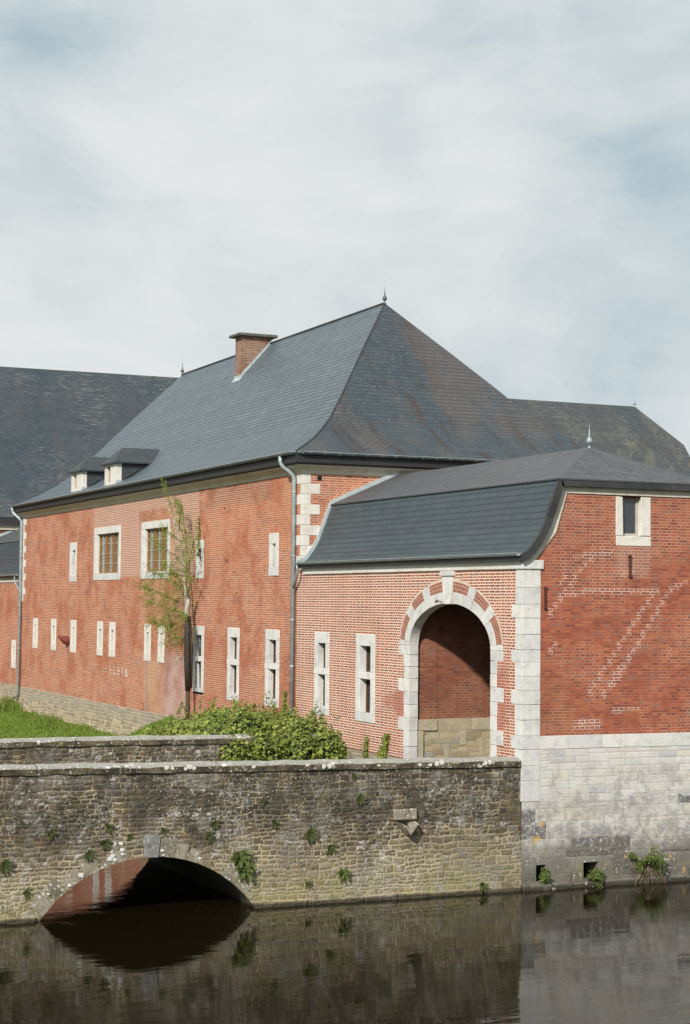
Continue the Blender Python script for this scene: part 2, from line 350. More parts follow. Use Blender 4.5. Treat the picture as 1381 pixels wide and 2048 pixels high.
def plinth_mat():
    m, T, b = newmat('rubble_plinth')
    u, z, g, _ = wallcoords(T); P = g.outputs['Position']
    d, r, q, mort = masonry(T, u, z, P, .36, .13, .012, .03)
    fine = T.noise(P, 18, 5, .7); med = T.noise(P, 3, 5, .65)
    c = T.ramp(r, [(0, (.20, .17, .12)), (.3, (.34, .28, .19)), (.55, (.48, .38, .24)), (.8, (.28, .23, .17)), (1, (.56, .46, .28))])
    c = T.mix(mort, c, (.56, .48, .35))
    ren = T.m('MULTIPLY', T.step(T.m('ADD', z, T.m('MULTIPLY', T.noise(P, .8, 5, .6), .9)), 1.95, 2.35), T.step(med, .25, .5))
    c = T.mix(T.m('MULTIPLY', ren, .6), c, T.mix(fine, (.24, .22, .18), (.38, .34, .28)))
    c = T.mix(T.m('MULTIPLY', T.step(med, .5, .7), .45), c, (.13, .115, .09))
    T.put(b.inputs['Base Color'], c); b.inputs['Roughness'].default_value = .92
    T.put(b.inputs['Normal'], T.bump(T.m('ADD', T.m('MINIMUM', T.m('MULTIPLY', d, 25), 1.0), fine), .012, .8))


plinth_mat()


def dado_mat():
    m, T, b = newmat('dado_stone')
    u, z, g, _ = wallcoords(T); P = g.outputs['Position']
    d, r, q, mort = masonry(T, u, z, P, .42, .14, .006, .006)
    fine = T.noise(P, 18, 5, .7); med = T.noise(P, 2.4, 5, .65)
    c = T.ramp(r, [(0, (.30, .25, .16)), (.3, (.42, .35, .22)), (.6, (.50, .42, .27)), (.8, (.34, .33, .29)), (1, (.46, .36, .22))])
    c = T.mix(T.m('MULTIPLY', mort, .7), c, (.22, .18, .12))
    c = T.mix(T.m('MULTIPLY', T.step(med, .48, .7), .4), c, (.24, .19, .12))
    T.put(b.inputs['Base Color'], c); b.inputs['Roughness'].default_value = .9
    T.put(b.inputs['Normal'], T.bump(T.m('ADD', T.m('MINIMUM', T.m('MULTIPLY', d, 30), 1.0), fine), .006, .7))


dado_mat()


def stone_mat(name, base, alt, dark, joint_amt=.0, darkamt=.35, lich=0.0, rough=.8):
    """cut stone; every block (mesh island) gets its own tint"""
    m, T, b = newmat(name)
    g = T.node('ShaderNodeNewGeometry'); P = g.outputs['Position']; ri = g.outputs['Random Per Island']
    fine = T.noise(P, 24, 5, .7); med = T.noise(P, 3.5, 6, .68, .5); big = T.noise(P, .9, 4, .6)
    c = T.mix(T.m('MULTIPLY', ri, .8), base, alt)
    c = T.mix(T.m('MULTIPLY', T.step(med, .46, .70), darkamt), c, dark)
    c = T.mix(T.m('MULTIPLY', T.step(fine, .45, .75), .22), c, dark)
    vein = T.step(T.m('ABSOLUTE', T.m('SUBTRACT', T.noise(T.vadd(P, (3, 3, 3)), 2.4, 5, .7, 1.4), .5)), .018, .0)
    c = T.mix(T.m('MULTIPLY', vein, .35), c, (.80, .80, .79))
    st = T.noise(T.vmul(P, (1, 1, .2)), 3.2, 5, .6)
    c = T.mix(T.m('MULTIPLY', T.step(st, .55, .75), darkamt), c, T.mix(.5, dark, (.30, .25, .17)))
    if lich: c = T.mix(T.m('MULTIPLY', spots(T, P, 13, .42, 1.2, .42), lich), c, (.62, .61, .57))
    T.put(b.inputs['Base Color'], c); b.inputs['Roughness'].default_value = rough
    T.put(b.inputs['Normal'], T.bump(T.m('ADD', med, T.m('MULTIPLY', fine, .6)), .012, .7)); return m


stone_mat('limestone', (.69, .68, .65), (.52, .525, .53), (.31, .31, .30), darkamt=.5)
stone_mat('limestone_warm', (.60, .57, .49), (.53, .49, .40), (.33, .28, .20), darkamt=.45)
stone_mat('limestone_white', (.70, .68, .63), (.60, .57, .52), (.40, .36, .30))
stone_mat('reveal_stone', (.40, .40, .37), (.30, .31, .31), (.20, .19, .17), darkamt=.6)
stone_mat('voussoir_stone', (.17, .155, .115), (.31, .28, .21), (.07, .062, .045), darkamt=.8, lich=.8)
stone_mat('key_stone', (.20, .205, .20), (.20, .205, .20), (.07, .07, .065), darkamt=.7, lich=.5)


def coping_mat():
    m, T, b = newmat('coping_stone')
    g = T.node('ShaderNodeNewGeometry'); P = g.outputs['Position']; nz = T.sep(g.outputs['True Normal'])[2]
    fine = T.noise(P, 20, 6, .75); med = T.noise(P, 3.0, 6, .7)
    c = T.mix(g.outputs['Random Per Island'], (.10, .085, .05), (.15, .13, .085))
    c = T.mix(T.step(med, .42, .60), c, (.035, .030, .020))
    c = T.mix(T.m('MULTIPLY', T.step(T.noise(P, 2.2, 4, .6), .55, .7), .5), c, (.17, .14, .045))
    top = T.step(T.m('ADD', nz, T.m('MULTIPLY', T.m('SUBTRACT', fine, .5), .5)), .55, .85)
    c = T.mix(top, c, T.mix(T.step(fine, .35, .65), (.24, .23, .20), (.40, .39, .36)))
    c = T.mix(T.m('MULTIPLY', spots(T, P, 8, .45, .8, .50), .9), c, (.66, .65, .62))
    c = T.mix(T.m('MULTIPLY', spots(T, P, 21, .4, 1.4, .44), .8), c, (.55, .54, .5))
    T.put(b.inputs['Base Color'], c); b.inputs['Roughness'].default_value = .9
    T.put(b.inputs['Normal'], T.bump(T.m('ADD', fine, med), .02, .9))


coping_mat()


def slate_mat(name, base, alt, row, width, spot=0.0, streak=0.0, dash=0.0, moss=0.0, rough=.42, line=.5):
    m, T, b = newmat(name)
    uv = T.node('ShaderNodeUVMap').outputs[0]; g = T.node('ShaderNodeNewGeometry'); P = g.outputs['Position']
    uv = T.vadd(uv, T.vscale(T.vadd(T.noise(P, 5, 3, .6, 0, True), (-.5, -.5, -.5)), row*.16))
    bt = T.node('ShaderNodeTexBrick', offset=.5, offset_frequency=2, squash=1, squash_frequency=2); T.put(bt.inputs['Vector'], uv)
    bt.inputs['Color1'].default_value = (0, 0, 0, 1); bt.inputs['Color2'].default_value = (1, 1, 1, 1); bt.inputs['Mortar'].default_value = (0, 0, 0, 1)
    bt.inputs['Scale'].default_value = 1; bt.inputs['Mortar Size'].default_value = .0045; bt.inputs['Mortar Smooth'].default_value = .3; bt.inputs['Bias'].default_value = 0
    bt.inputs['Brick Width'].default_value = width; bt.inputs['Row Height'].default_value = row
    t = T.sep(bt.outputs['Color'])[0]
    ux, uy, _ = T.sep(uv); fr = T.m('FRACT', T.m('DIVIDE', uy, row))
    c = T.mix(t, base, alt)
    med = T.noise(P, 1.1, 5, .6); fine = T.noise(P, 14, 5, .7)
    c = T.mix(T.m('MULTIPLY', T.step(med, .4, .65), .35), c, T.mix(.5, base, (.10, .095, .10)))
    c = T.mix(T.m('MULTIPLY', T.step(fine, .4, .75), .22), c, (.11, .125, .135))
    if streak > .5:
        tr_ = T.step(T.noise(T.xyz(T.m('MULTIPLY', ux, 1.0), T.m('MULTIPLY', uy, .10), 6.1), 1.7, 4, .6), .57, .64)
        c = T.mix(T.m('MULTIPLY', tr_, .75), c, (.05, .032, .022))
    if streak:
        s = T.noise(T.xyz(T.m('MULTIPLY', ux, .9), T.m('MULTIPLY', uy, .16), 3.3), 1.6, 5, .6)
        c = T.mix(T.m('MULTIPLY', T.step(s, .55, .66), streak), c, (.036, .028, .023))
        s2 = T.noise(T.xyz(ux, T.m('MULTIPLY', uy, .4), 8.1), .55, 5, .6)
        c = T.mix(T.m('MULTIPLY', T.step(s2, .40, .58), streak*.75), c, (.105, .090, .082))
    if dash:
        dm = T.m('MULTIPLY', T.m('LESS_THAN', fr, .38), T.step(T.noise(T.xyz(T.m('MULTIPLY', ux, 1.0), T.m('MULTIPLY', uy, 6), 1.1), 2.1, 4, .7), .50, .60))
        pat = T.step(T.noise(T.xyz(ux, T.m('MULTIPLY', uy, .5), 5.7), .42, 5, .6), .44, .60)
        c = T.mix(T.m('MULTIPLY', T.m('MULTIPLY', dm, pat), dash), c, (.30, .30, .27))
    if moss:
        mo = T.step(T.noise(T.xyz(ux, T.m('MULTIPLY', uy, .35), 9.0), .4, 7, .78), .48, .62)
        c = T.mix(T.m('MULTIPLY', mo, moss*.8), c, (.175, .175, .125))
    c = T.mix(T.m('MULTIPLY', bt.outputs['Fac'], line), c, (.025, .025, .027))
    rowv = T.node('ShaderNodeTexWhiteNoise', noise_dimensions='1D'); T.put(rowv.inputs['W'], T.m('FLOOR', T.m('DIVIDE', uy, row)))
    c = T.mix(T.m('MULTIPLY', rowv.outputs['Value'], .22), c, (.03, .034, .038))
    c = T.mix(T.m('MULTIPLY', T.step(fr, .30, .10), line), c, (.022, .022, .024))
    if spot:
        c = T.mix(T.m('MULTIPLY', spots(T, P, 9.0, .17, .5, .48), spot), c, (.30, .30, .28))
        c = T.mix(T.m('MULTIPLY', spots(T, P, 17.0, .24, .9, .45), spot), c, (.24, .235, .21))
    T.put(b.inputs['Base Color'], c); T.put(b.inputs['Roughness'], T.m('ADD', rough, T.m('MULTIPLY', fine, .16)))
    b.inputs['Specular IOR Level'].default_value = .45
    h = T.m('ADD', T.m('SUBTRACT', 1.0, fr), T.m('MULTIPLY', t, .3))
    T.put(b.inputs['Normal'], T.bump(T.m('ADD', h, T.m('MULTIPLY', bt.outputs['Fac'], -.5)), .012, .6))
    return m


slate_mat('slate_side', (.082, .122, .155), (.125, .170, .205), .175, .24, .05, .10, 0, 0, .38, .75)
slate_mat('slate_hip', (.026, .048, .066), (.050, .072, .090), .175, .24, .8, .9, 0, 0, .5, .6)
slate_mat('slate_steep', (.030, .054, .068), (.046, .074, .088), .155, .26, .3, .1, 0, 0, .42, .6)
slate_mat('slate_gentle', (.075, .083, .094), (.118, .122, .13), .13, .22, .7, .2, 0, .1, .5, .75)
slate_mat('slate_far', (.019, .038, .056), (.038, .060, .080), .17, .26, .5, .25, .75, .0, .5, .5)
slate_mat('slate_far_east', (.035, .050, .060), (.060, .072, .080), .17, .26, .3, .35, .6, .75, .5, .5)
slate_mat('slate_dormer', (.030, .040, .047), (.045, .055, .062), .16, .22, .12, .1, 0, 0, .5, .5)
slate_mat('slate_fascia', (.014, .018, .021), (.024, .030, .034), 2.0, .15, 0, .3, 0, 0, .5, .8)


def simple(name, col, rough=.6, metal=0.0, var=.25, scale=8, spec=.5, alt=None):
    m, T, b = newmat(name); g = T.node('ShaderNodeNewGeometry'); P = g.outputs['Position']
    n = T.noise(P, scale, 5, .65); dk = alt or tuple(c*.45 for c in col)
    T.put(b.inputs['Base Color'], T.mix(T.m('MULTIPLY', T.step(n, .35, .7), var*2, clamp=True), col, dk))
    b.inputs['Roughness'].default_value = rough; b.inputs['Metallic'].default_value = metal; b.inputs['Specular IOR Level'].default_value = spec
    T.put(b.inputs['Normal'], T.bump(n, .004, .5)); return m


simple('zinc', (.36, .42, .44), .42, .25, .25, 5)
simple('lead', (.46, .53, .55), .5, .1, .2, 5)
simple('zinc_dark', (.10, .14, .145), .45, .2, .25, 5)
simple('wood_brown', (.30, .135, .04), .55, 0, .3, 12)
simple('wood_dark', (.10, .05, .028), .6, 0, .3, 12)
simple('bar_grey', (.45, .43, .38), .6)
simple('rusty_iron', (.10, .035, .022), .85, .1, .3, 20)
simple('red_paint', (.20, .045, .038), .5, 0, .2, 9)
simple('hole_shade', (.008, .008, .008), .9, 0, .1)  # flat black standing in for the shade inside holes
simple('chimney_slab', (.15, .145, .125), .9, 0, .4, 9, alt=(.05, .05, .04))
simple('bark_dark', (.022, .016, .011), .7, 0, .3, 11, alt=(.05, .03, .014))
simple('bark_orange', (.085, .048, .02), .8, 0, .4, 7, alt=(.03, .02, .012))
simple('bark_white', (.50, .47, .42), .8, 0, .4, 15, alt=(.12, .11, .10))
simple('twig', (.085, .075, .04), .8)
simple('soil', (.10, .085, .05), .95, 0, .4, 3)
simple('deck_gravel', (.14, .13, .11), .95, 0, .3, 14)
simple('vault_plaster', (.11, .10, .075), .95, 0, .4, 3)
simple('darkened_lining', (.04, .035, .03), .95)  # near black: the passage's shade is put into its lining colour
simple('cable_grey', (.35, .36, .36), .6)


def glass_mat(name, col, rough):
    m, T, b = newmat(name); g = T.node('ShaderNodeNewGeometry'); n = T.noise(g.outputs['Position'], 2.5, 3, .5)
    T.put(b.inputs['Base Color'], T.mix(n, col, tuple(c*2.2 for c in col))); b.inputs['Roughness'].default_value = rough; b.inputs['Specular IOR Level'].default_value = .8
    T.put(b.inputs['Normal'], T.bump(n, .01, .4))


glass_mat('glass', (.02, .024, .026), .08); glass_mat('glass_curtain', (.10, .09, .065), .18)


def leaf_mat(name, c0, c1, c2, trans=.35):
    m, T, b = newmat(name); g = T.node('ShaderNodeNewGeometry'); ri = g.outputs['Random Per Island']
    c = T.ramp(ri, [(0, c0), (.5, c1), (1, c2)])
    big = T.noise(g.outputs['Position'], 1.6, 3, .6)
    c = T.mix(T.m('MULTIPLY', T.step(big, .4, .65), .35), c, c0)
    T.put(b.inputs['Base Color'], c); b.inputs['Roughness'].default_value = .5; b.inputs['Specular IOR Level'].default_value = .35
    tr = T.node('ShaderNodeBsdfTranslucent'); T.put(tr.inputs[0], T.mix(.5, c, (.25, .32, .04)))
    mx = T.node('ShaderNodeMixShader'); mx.inputs[0].default_value = trans
    out = T.n.get('Material Output'); T.l.new(b.outputs[0], mx.inputs[1]); T.l.new(tr.outputs[0], mx.inputs[2]); T.l.new(mx.outputs[0], out.inputs[0])


leaf_mat('ivy_leaf', (.07, .11, .018), (.19, .245, .038), (.38, .42, .09), .2)
leaf_mat('birch_leaf', (.17, .27, .03), (.26, .38, .045), (.38, .47, .08), .3)
leaf_mat('grass_blade', (.10, .19, .018), (.18, .30, .028), (.28, .36, .06), .3)
leaf_mat('fern_leaf', (.035, .05, .014), (.075, .095, .025), (.15, .16, .04), .2)
leaf_mat('shrub_leaf', (.05, .085, .016), (.10, .145, .028), (.17, .20, .05), .25)
leaf_mat('dry_leaf', (.10, .07, .03), (.16, .13, .05), (.22, .20, .09), .2)


def water_mat():
    m, T, b = newmat('moat_water'); g = T.node('ShaderNodeNewGeometry'); P = g.outputs['Position']
    T.put(b.inputs['Base Color'], T.mix(T.noise(P, .35, 3, .6), (.006, .0045, .002), (.010, .0075, .003)))
    b.inputs['Roughness'].default_value = .02; b.inputs['IOR'].default_value = 1.333; b.inputs['Specular IOR Level'].default_value = .27; b.inputs['Specular Tint'].default_value = (1, .84, .56, 1)
    mp = T.node('ShaderNodeMapping'); T.put(mp.inputs[0], P); mp.inputs['Rotation'].default_value = (0, 0, .415); mp.inputs['Scale'].default_value = (1, 3.0, 1)
    n1 = T.noise(mp.outputs[0], 3.2, 4, .55, .3); n2 = T.noise(mp.outputs[0], .55, 2, .5)
    calm = T.m('ADD', .25, T.m('MULTIPLY', T.step(T.noise(P, .22, 3, .6), .45, .62), .9))
    # the open water south of the bridge is a little more ruffled than the sheltered part
    T.put(b.inputs['Normal'], T.bump(T.m('ADD', T.m('MULTIPLY', n1, T.m('MULTIPLY', calm, .0022)), T.m('MULTIPLY', n2, .006)), 1.0, 1.0))


water_mat()


def ground_mat():
    m, T, b = newmat('bank_ground'); g = T.node('ShaderNodeNewGeometry'); P = g.outputs['Position']
    n = T.noise(P, 1.3, 6, .65); f = T.noise(P, 9, 5, .7)
    c = T.mix(T.step(n, .35, .62), (.085, .13, .02), (.12, .17, .03)); c = T.mix(T.m('MULTIPLY', T.step(f, .5, .7), .5), c, (.10, .095, .035))
    c = T.mix(T.step(T.sep(P)[2], .25, -.05), c, (.05, .042, .025))
    T.put(b.inputs['Base Color'], c); b.inputs['Roughness'].default_value = .95; T.put(b.inputs['Normal'], T.bump(f, .08, 1))


ground_mat()

# ------------------------------------------------------------------ mesh helpers
COL = S.collection


def wloc(o):
    v = Vector((0, 0, 0))
    while o is not None: v += o.location; o = o.parent
    return v


def tag(o, label=None, cat=None, group=None, kind=None):
    if label: o['label'] = label
    if cat: o['category'] = cat
    if group: o['group'] = group
    if kind: o['kind'] = kind
    return o


def empty(name, loc, label, cat, group=None):
    o = bpy.data.objects.new(name, None); COL.objects.link(o); o.location = loc; o.empty_display_size = .3
    return tag(o, label, cat, group)


class MB:
    def __init__(s): s.v = []; s.f = []; s.uv = []; s.mi = []
    def quad(s, a, b, c, d, uv=None, mi=0):
        n = len(s.v); s.v += [tuple(a), tuple(b), tuple(c), tuple(d)]; s.f.append((n, n+1, n+2, n+3)); s.uv.append(uv or ((0, 0), (1, 0), (1, 1), (0, 1))); s.mi.append(mi)
    def poly(s, pts, uv=None, mi=0):
        n = len(s.v); s.v += [tuple(p) for p in pts]; s.f.append(tuple(range(n, n+len(pts)))); s.uv.append(uv or tuple((p[0], p[1]) for p in pts)); s.mi.append(mi)
    def shared(s, verts, faces, mi=0, uvs=None):
        n = len(s.v); s.v += [tuple(p) for p in verts]
        for k, f in enumerate(faces):
            s.f.append(tuple(n+i for i in f)); s.mi.append(mi)
            s.uv.append(uvs[k] if uvs else tuple((verts[i][0]+verts[i][1], verts[i][2]) for i in f))
    def box(s, x0, x1, y0, y1, z0, z1, mi=0, bev=0.0, jit=0.0):
        if x0 > x1: x0, x1 = x1, x0
        if y0 > y1: y0, y1 = y1, y0
        if z0 > z1: z0, z1 = z1, z0
        if bev <= 0:
            V = [(x0, y0, z0), (x1, y0, z0), (x1, y1, z0), (x0, y1, z0), (x0, y0, z1), (x1, y0, z1), (x1, y1, z1), (x0, y1, z1)]
            s.shared(V, [(0, 3, 2, 1), (4, 5, 6, 7), (0, 1, 5, 4), (1, 2, 6, 5), (2, 3, 7, 6), (3, 0, 4, 7)], mi); return
        # chamfered box: 24 vertices, all in one island
        cx, cy, cz = (x0+x1)/2, (y0+y1)/2, (z0+z1)/2; hx, hy, hz = (x1-x0)/2, (y1-y0)/2, (z1-z0)/2
        b = min(bev, hx*.45, hy*.45, hz*.45); V = []; idx = {}
        for sx in (-1, 1):
            for sy in (-1, 1):
                for sz in (-1, 1):
                    j = [rnd.uniform(-jit, jit) for _ in range(3)]
                    for ax in range(3):
                        p = [hx-b, hy-b, hz-b]; p[ax] = (hx, hy, hz)[ax]
                        idx[(sx, sy, sz, ax)] = len(V); V.append((cx+sx*p[0]+j[0], cy+sy*p[1]+j[1], cz+sz*p[2]+j[2]))
        F = []; I = lambda a, ax: idx[(a[0], a[1], a[2], ax)]
        for ax in range(3):
            o = [i for i in range(3) if i != ax]
            for sg in (-1, 1):
                cs = []
                for a, c in ((-1, -1), (1, -1), (1, 1), (-1, 1)):
                    q = [0, 0, 0]; q[ax] = sg; q[o[0]] = a; q[o[1]] = c; cs.append(I(q, ax))
                if (sg > 0) == (ax == 1): cs.reverse()
                F.append(tuple(cs))
        for ax in range(3):  # edges along ax
            o = [i for i in range(3) if i != ax]
            for a in (-1, 1):
                for c in (-1, 1):
                    q0 = [0, 0, 0]; q0[ax] = -1; q0[o[0]] = a; q0[o[1]] = c; q1 = list(q0); q1[ax] = 1
                    F.append((I(q0, o[0]), I(q1, o[0]), I(q1, o[1]), I(q0, o[1])))
        for sx in (-1, 1):
            for sy in (-1, 1):
                for sz in (-1, 1): F.append(tuple(idx[(sx, sy, sz, ax)] for ax in range(3)))
        s.shared(V, F, mi)
    def tube(s, pts, r, n=10, mi=0, caps=True, r1=None):
        pts = [Vector(p) for p in pts]; V = []; k = len(pts)
        for i, p in enumerate(pts):
            t = (pts[min(i+1, k-1)]-pts[max(i-1, 0)]).normalized()
            a = t.cross(Vector((0, 0, 1))) if abs(t.z) < .95 else t.cross(Vector((1, 0, 0)))
            a.normalize(); b = t.cross(a).normalized()
            if isinstance(r, (list, tuple)): rr = r[i]
            else: rr = r if r1 is None else r+(r1-r)*i/(k-1)
            for j in range(n): V.append(tuple(p+a*rr*cos(2*pi*j/n)+b*rr*sin(2*pi*j/n)))
        F = [(i*n+j, i*n+(j+1) % n, (i+1)*n+(j+1) % n, (i+1)*n+j) for i in range(k-1) for j in range(n)]
        if caps: F += [tuple(range(n))[::-1], tuple((k-1)*n+j for j in range(n))]
        s.shared(V, F, mi)
    def lathe(s, c, prof, n=14, mi=0):
        V = []
        for r, z in prof:
            for j in range(n): V.append((c[0]+r*cos(2*pi*j/n), c[1]+r*sin(2*pi*j/n), c[2]+z))
        F = [(i*n+j, i*n+(j+1) % n, (i+1)*n+(j+1) % n, (i+1)*n+j) for i in range(len(prof)-1) for j in range(n)]
        s.shared(V, F, mi)
    def build(s, name, mats, parent=None, smooth=False, fixn=False):
        me = bpy.data.meshes.new(name); off = wloc(parent) if parent is not None else Vector((0, 0, 0))
        org = Vector((0, 0, 0))
        if parent is None and s.v:
            xs = [p[0] for p in s.v]; ys = [p[1] for p in s.v]; zs = [p[2] for p in s.v]
            org = Vector(((min(xs)+max(xs))/2, (min(ys)+max(ys))/2, min(zs))); off = org
        me.from_pydata([(a-off.x, b-off.y, c-off.z) for a, b, c in s.v], [], s.f)
        if isinstance(mats, str): mats = [mats]
        for m in mats: me.materials.append(MATS[m])
        uvl = me.uv_layers.new(name='UVMap'); flat = []
        for u in s.uv:
            for p in u: flat += [p[0], p[1]]
        uvl.data.foreach_set('uv', flat); me.polygons.foreach_set('material_index', s.mi)
        if smooth: me.polygons.foreach_set('use_smooth', [True]*len(s.f))
        me.update()
        if fixn:
            import bmesh
            bm = bmesh.new(); bm.from_mesh(me); bmesh.ops.recalc_face_normals(bm, faces=bm.faces); bm.to_mesh(me); bm.free()
        o = bpy.data.objects.new(name, me); COL.objects.link(o)
        if parent is not None: o.parent = parent
        else: o.location = org
        return o


def PP(pl, c, u, d, z):
    """point on a wall plane: pl 'A' faces -X at X=c (u=Y); 'B' faces -Y at Y=c (u=X); d = distance out of the wall"""
    return (c-d, u, z) if pl == 'A' else (u, c-d, z)


def wbox(mb, pl, c, u0, u1, z0, z1, d0, d1, mi=0, bev=0.0, jit=0.0):
    a = PP(pl, c, u0, d0, z0); b = PP(pl, c, u1, d1, z1); mb.box(a[0], b[0], a[1], b[1], z0, z1, mi, bev, jit)


def wall_sheet(mb, pl, c, u0, u1, z0, z1, holes=(), mi=0, skip=None):
    us = sorted({u0, u1, *[h[0] for h in holes], *[h[1] for h in holes]}); zs = sorted({z0, z1, *[h[2] for h in holes], *[h[3] for h in holes]})
    us = [u for u in us if u0 <= u <= u1]; zs = [z for z in zs if z0 <= z <= z1]
    for i in range(len(us)-1):
        for j in range(len(zs)-1):
            um, zm = (us[i]+us[i+1])/2, (zs[j]+zs[j+1])/2
            if any(h[0] < um < h[1] and h[2] < zm < h[3] for h in holes): continue
            q = [PP(pl, c, us[i], 0, zs[j]), PP(pl, c, us[i+1], 0, zs[j]), PP(pl, c, us[i+1], 0, zs[j+1]), PP(pl, c, us[i], 0, zs[j+1])]
            if pl == 'A': q = [q[0], q[3], q[2], q[1]]
            mb.quad(*q, mi=mi)


def stone_window(parent, pl, c, o, op, transom=None, mat='limestone', frame='wood_dark', depth=.17, jit=.004, label=None, glassm='glass', proud=.012, bars=None, sillh=None):
    """o=(u0,u1,z0,z1) outer stone; op=(u0,u1,z0,z1) opening"""
    mb = MB(); b = .008
    wbox(mb, pl, c, o[0], o[1], op[3], o[3], proud, -depth-.05, 0, b, jit)       # lintel
    wbox(mb, pl, c, o[0], o[1], o[2], op[2], proud+.008, -depth-.05, 0, b, jit)  # sill
    n = 1 if op[3]-op[2] < 1.1 else 2
    zt = [op[2], op[3]] if not transom else [op[2], transom[0], transom[1], op[3]]
    segs = [(zt[0], zt[1])] if not transom else [(zt[0], zt[1]), (zt[2], zt[3])]
    for (a, d) in segs:
        wbox(mb, pl, c, o[0], op[0], a, d, proud, -depth-.05, 0, b, jit)
        wbox(mb, pl, c, op[1], o[1], a, d, proud, -depth-.05, 0, b, jit)
    if transom: wbox(mb, pl, c, o[0]-.01, o[1]+.01, transom[0], transom[1], proud+.006, -depth-.05, 0, b, jit)
    w = mb.build('window', mat, parent, fixn=True)
    if label: w['label'] = label
    fr = MB(); gl = MB()
    for (a, d) in segs:
        t = .045
        wbox(fr, pl, c, op[0], op[1], a, a+t, -depth+.02, -depth-.045); wbox(fr, pl, c, op[0], op[1], d-t, d, -depth+.02, -depth-.045)
        wbox(fr, pl, c, op[0], op[0]+t, a+t, d-t, -depth+.02, -depth-.045); wbox(fr, pl, c, op[1]-t, op[1], a+t, d-t, -depth+.02, -depth-.045)
        if bars:
            nu, nz, thick = bars
            for i in range(1, nu):
                u = op[0]+(op[1]-op[0])*i/nu; hw = .055 if i % 2 == 0 and nu > 3 else .016
                wbox(fr, pl, c, u-hw, u+hw, a+t, d-t, -depth+(.03 if hw > .03 else .005), -depth-.04, 0 if hw > .03 else 1)
            for j in range(1, nz):
                z = a+(d-a)*j/nz; wbox(fr, pl, c, op[0]+t, op[1]-t, z-.014, z+.014, -depth+.002, -depth-.038, 1)
        wbox(gl, pl, c, op[0], op[1], a, d, -depth-.025, -depth-.03)
    fr.build('window_frame', [frame, 'bar_grey'], w, fixn=True); gl.build('pane', glassm, w, fixn=True)
    return w


def pl_interp(prof, t):
    for (a, b), (c, d) in zip(prof, prof[1:]):
        if a <= t <= c: return b+(d-b)*(t-a)/(c-a)
    return prof[-1][1]


def finial(parent, loc, s=1.0, mat='zinc'):
    mb = MB(); mb.lathe(loc, [(.10*s, -.06*s), (.05*s, 0), (.02*s, .06*s), (.02*s, .10*s), (.07*s, .12*s), (.105*s, .17*s), (.115*s, .22*s), (.10*s, .28*s), (.06*s, .34*s), (.025*s, .40*s), (.022*s, .43*s),
                             (.045*s, .44*s), (.045*s, .46*s), (.022*s, .49*s), (.012*s, .68*s), (.002*s, .86*s)], 14)
    return mb.build('finial', mat, parent, smooth=True)

# ================================================================== ground, water
def grid_ground():
    xs = [-900, -300, -90, -40, -24, -20, -17.6, -17.0, -12, -8, -4, -.4, .5, 1.0, 6, 20, 50, 62, 64, 90, 300, 900]
    ys = [-900, -300, -90, -60, -45, -36, -32, -29, -27, -15, -5, -.4, .5, 1.0, 8, 20, 45, 70, 92, 95, 130, 300, 900]
    V = []
    for y in ys:
        for x in xs:
            inside_moat = -17.05 < x < 62.5 and -28 < y < 92.5 and not (x >= .9 and y >= .9)
            z = -1.6 if inside_moat else (1.9 if not (y <= -29) else 4.35)
            if y <= -29 and -45 < y: z = {-29: .6, -32: 4.2}.get(y, 4.35)
            V.append((x, y, z))
    n = len(xs); F = [(j*n+i, j*n+i+1, (j+1)*n+i+1, (j+1)*n+i) for j in range(len(ys)-1) for i in range(n-1)]
    mb = MB(); mb.shared(V, F); o = mb.build('ground', 'bank_ground'); tag(o, kind='structure')


grid_ground()
mb = MB(); mb.quad((-17.5, -30, 0), (63, -30, 0), (63, 93, 0), (-17.5, 93, 0)); o = mb.build('water', 'moat_water'); tag(o, kind='structure')


def sm(a, b, x):
    t = max(0, min(1, (x-a)/(b-a))); return t*t*(3-2*t)


def bank_h(x, y):
    s = -x
    hA = 1.12-.16*s if s < 3 else .64-(s-3)*.42
    hB = 2.2-.62*s if s < 2.6 else .59-(s-2.6)*.5
    k = sm(23.5, 29, y); h = hB*(1-k)+hA*k
    hL = 2.0 if s < 4.0 else 2.0-(s-4.0)*3.2
    kl = sm(12.5, 10.0, y); h = h*(1-kl)+hL*kl
    h += .09*(noise.noise(Vector((x*.9, y*.9, 0)))) + .05*noise.noise(Vector((x*3, y*3, 4)))
    return max(h, -.6)


mb = MB(); xs = [-6.5+i*.25 for i in range(27)]+[.12]; ys = [7.0+.35*j for j in range(190)]
V = [(x, y, bank_h(x, y)) for y in ys for x in xs]; n = len(xs)
mb.shared(V, [(j*n+i, j*n+i+1, (j+1)*n+i+1, (j+1)*n+i) for j in range(len(ys)-1) for i in range(n-1)])
o = mb.build('grass_bank', 'bank_ground', smooth=True); tag(o, kind='structure')

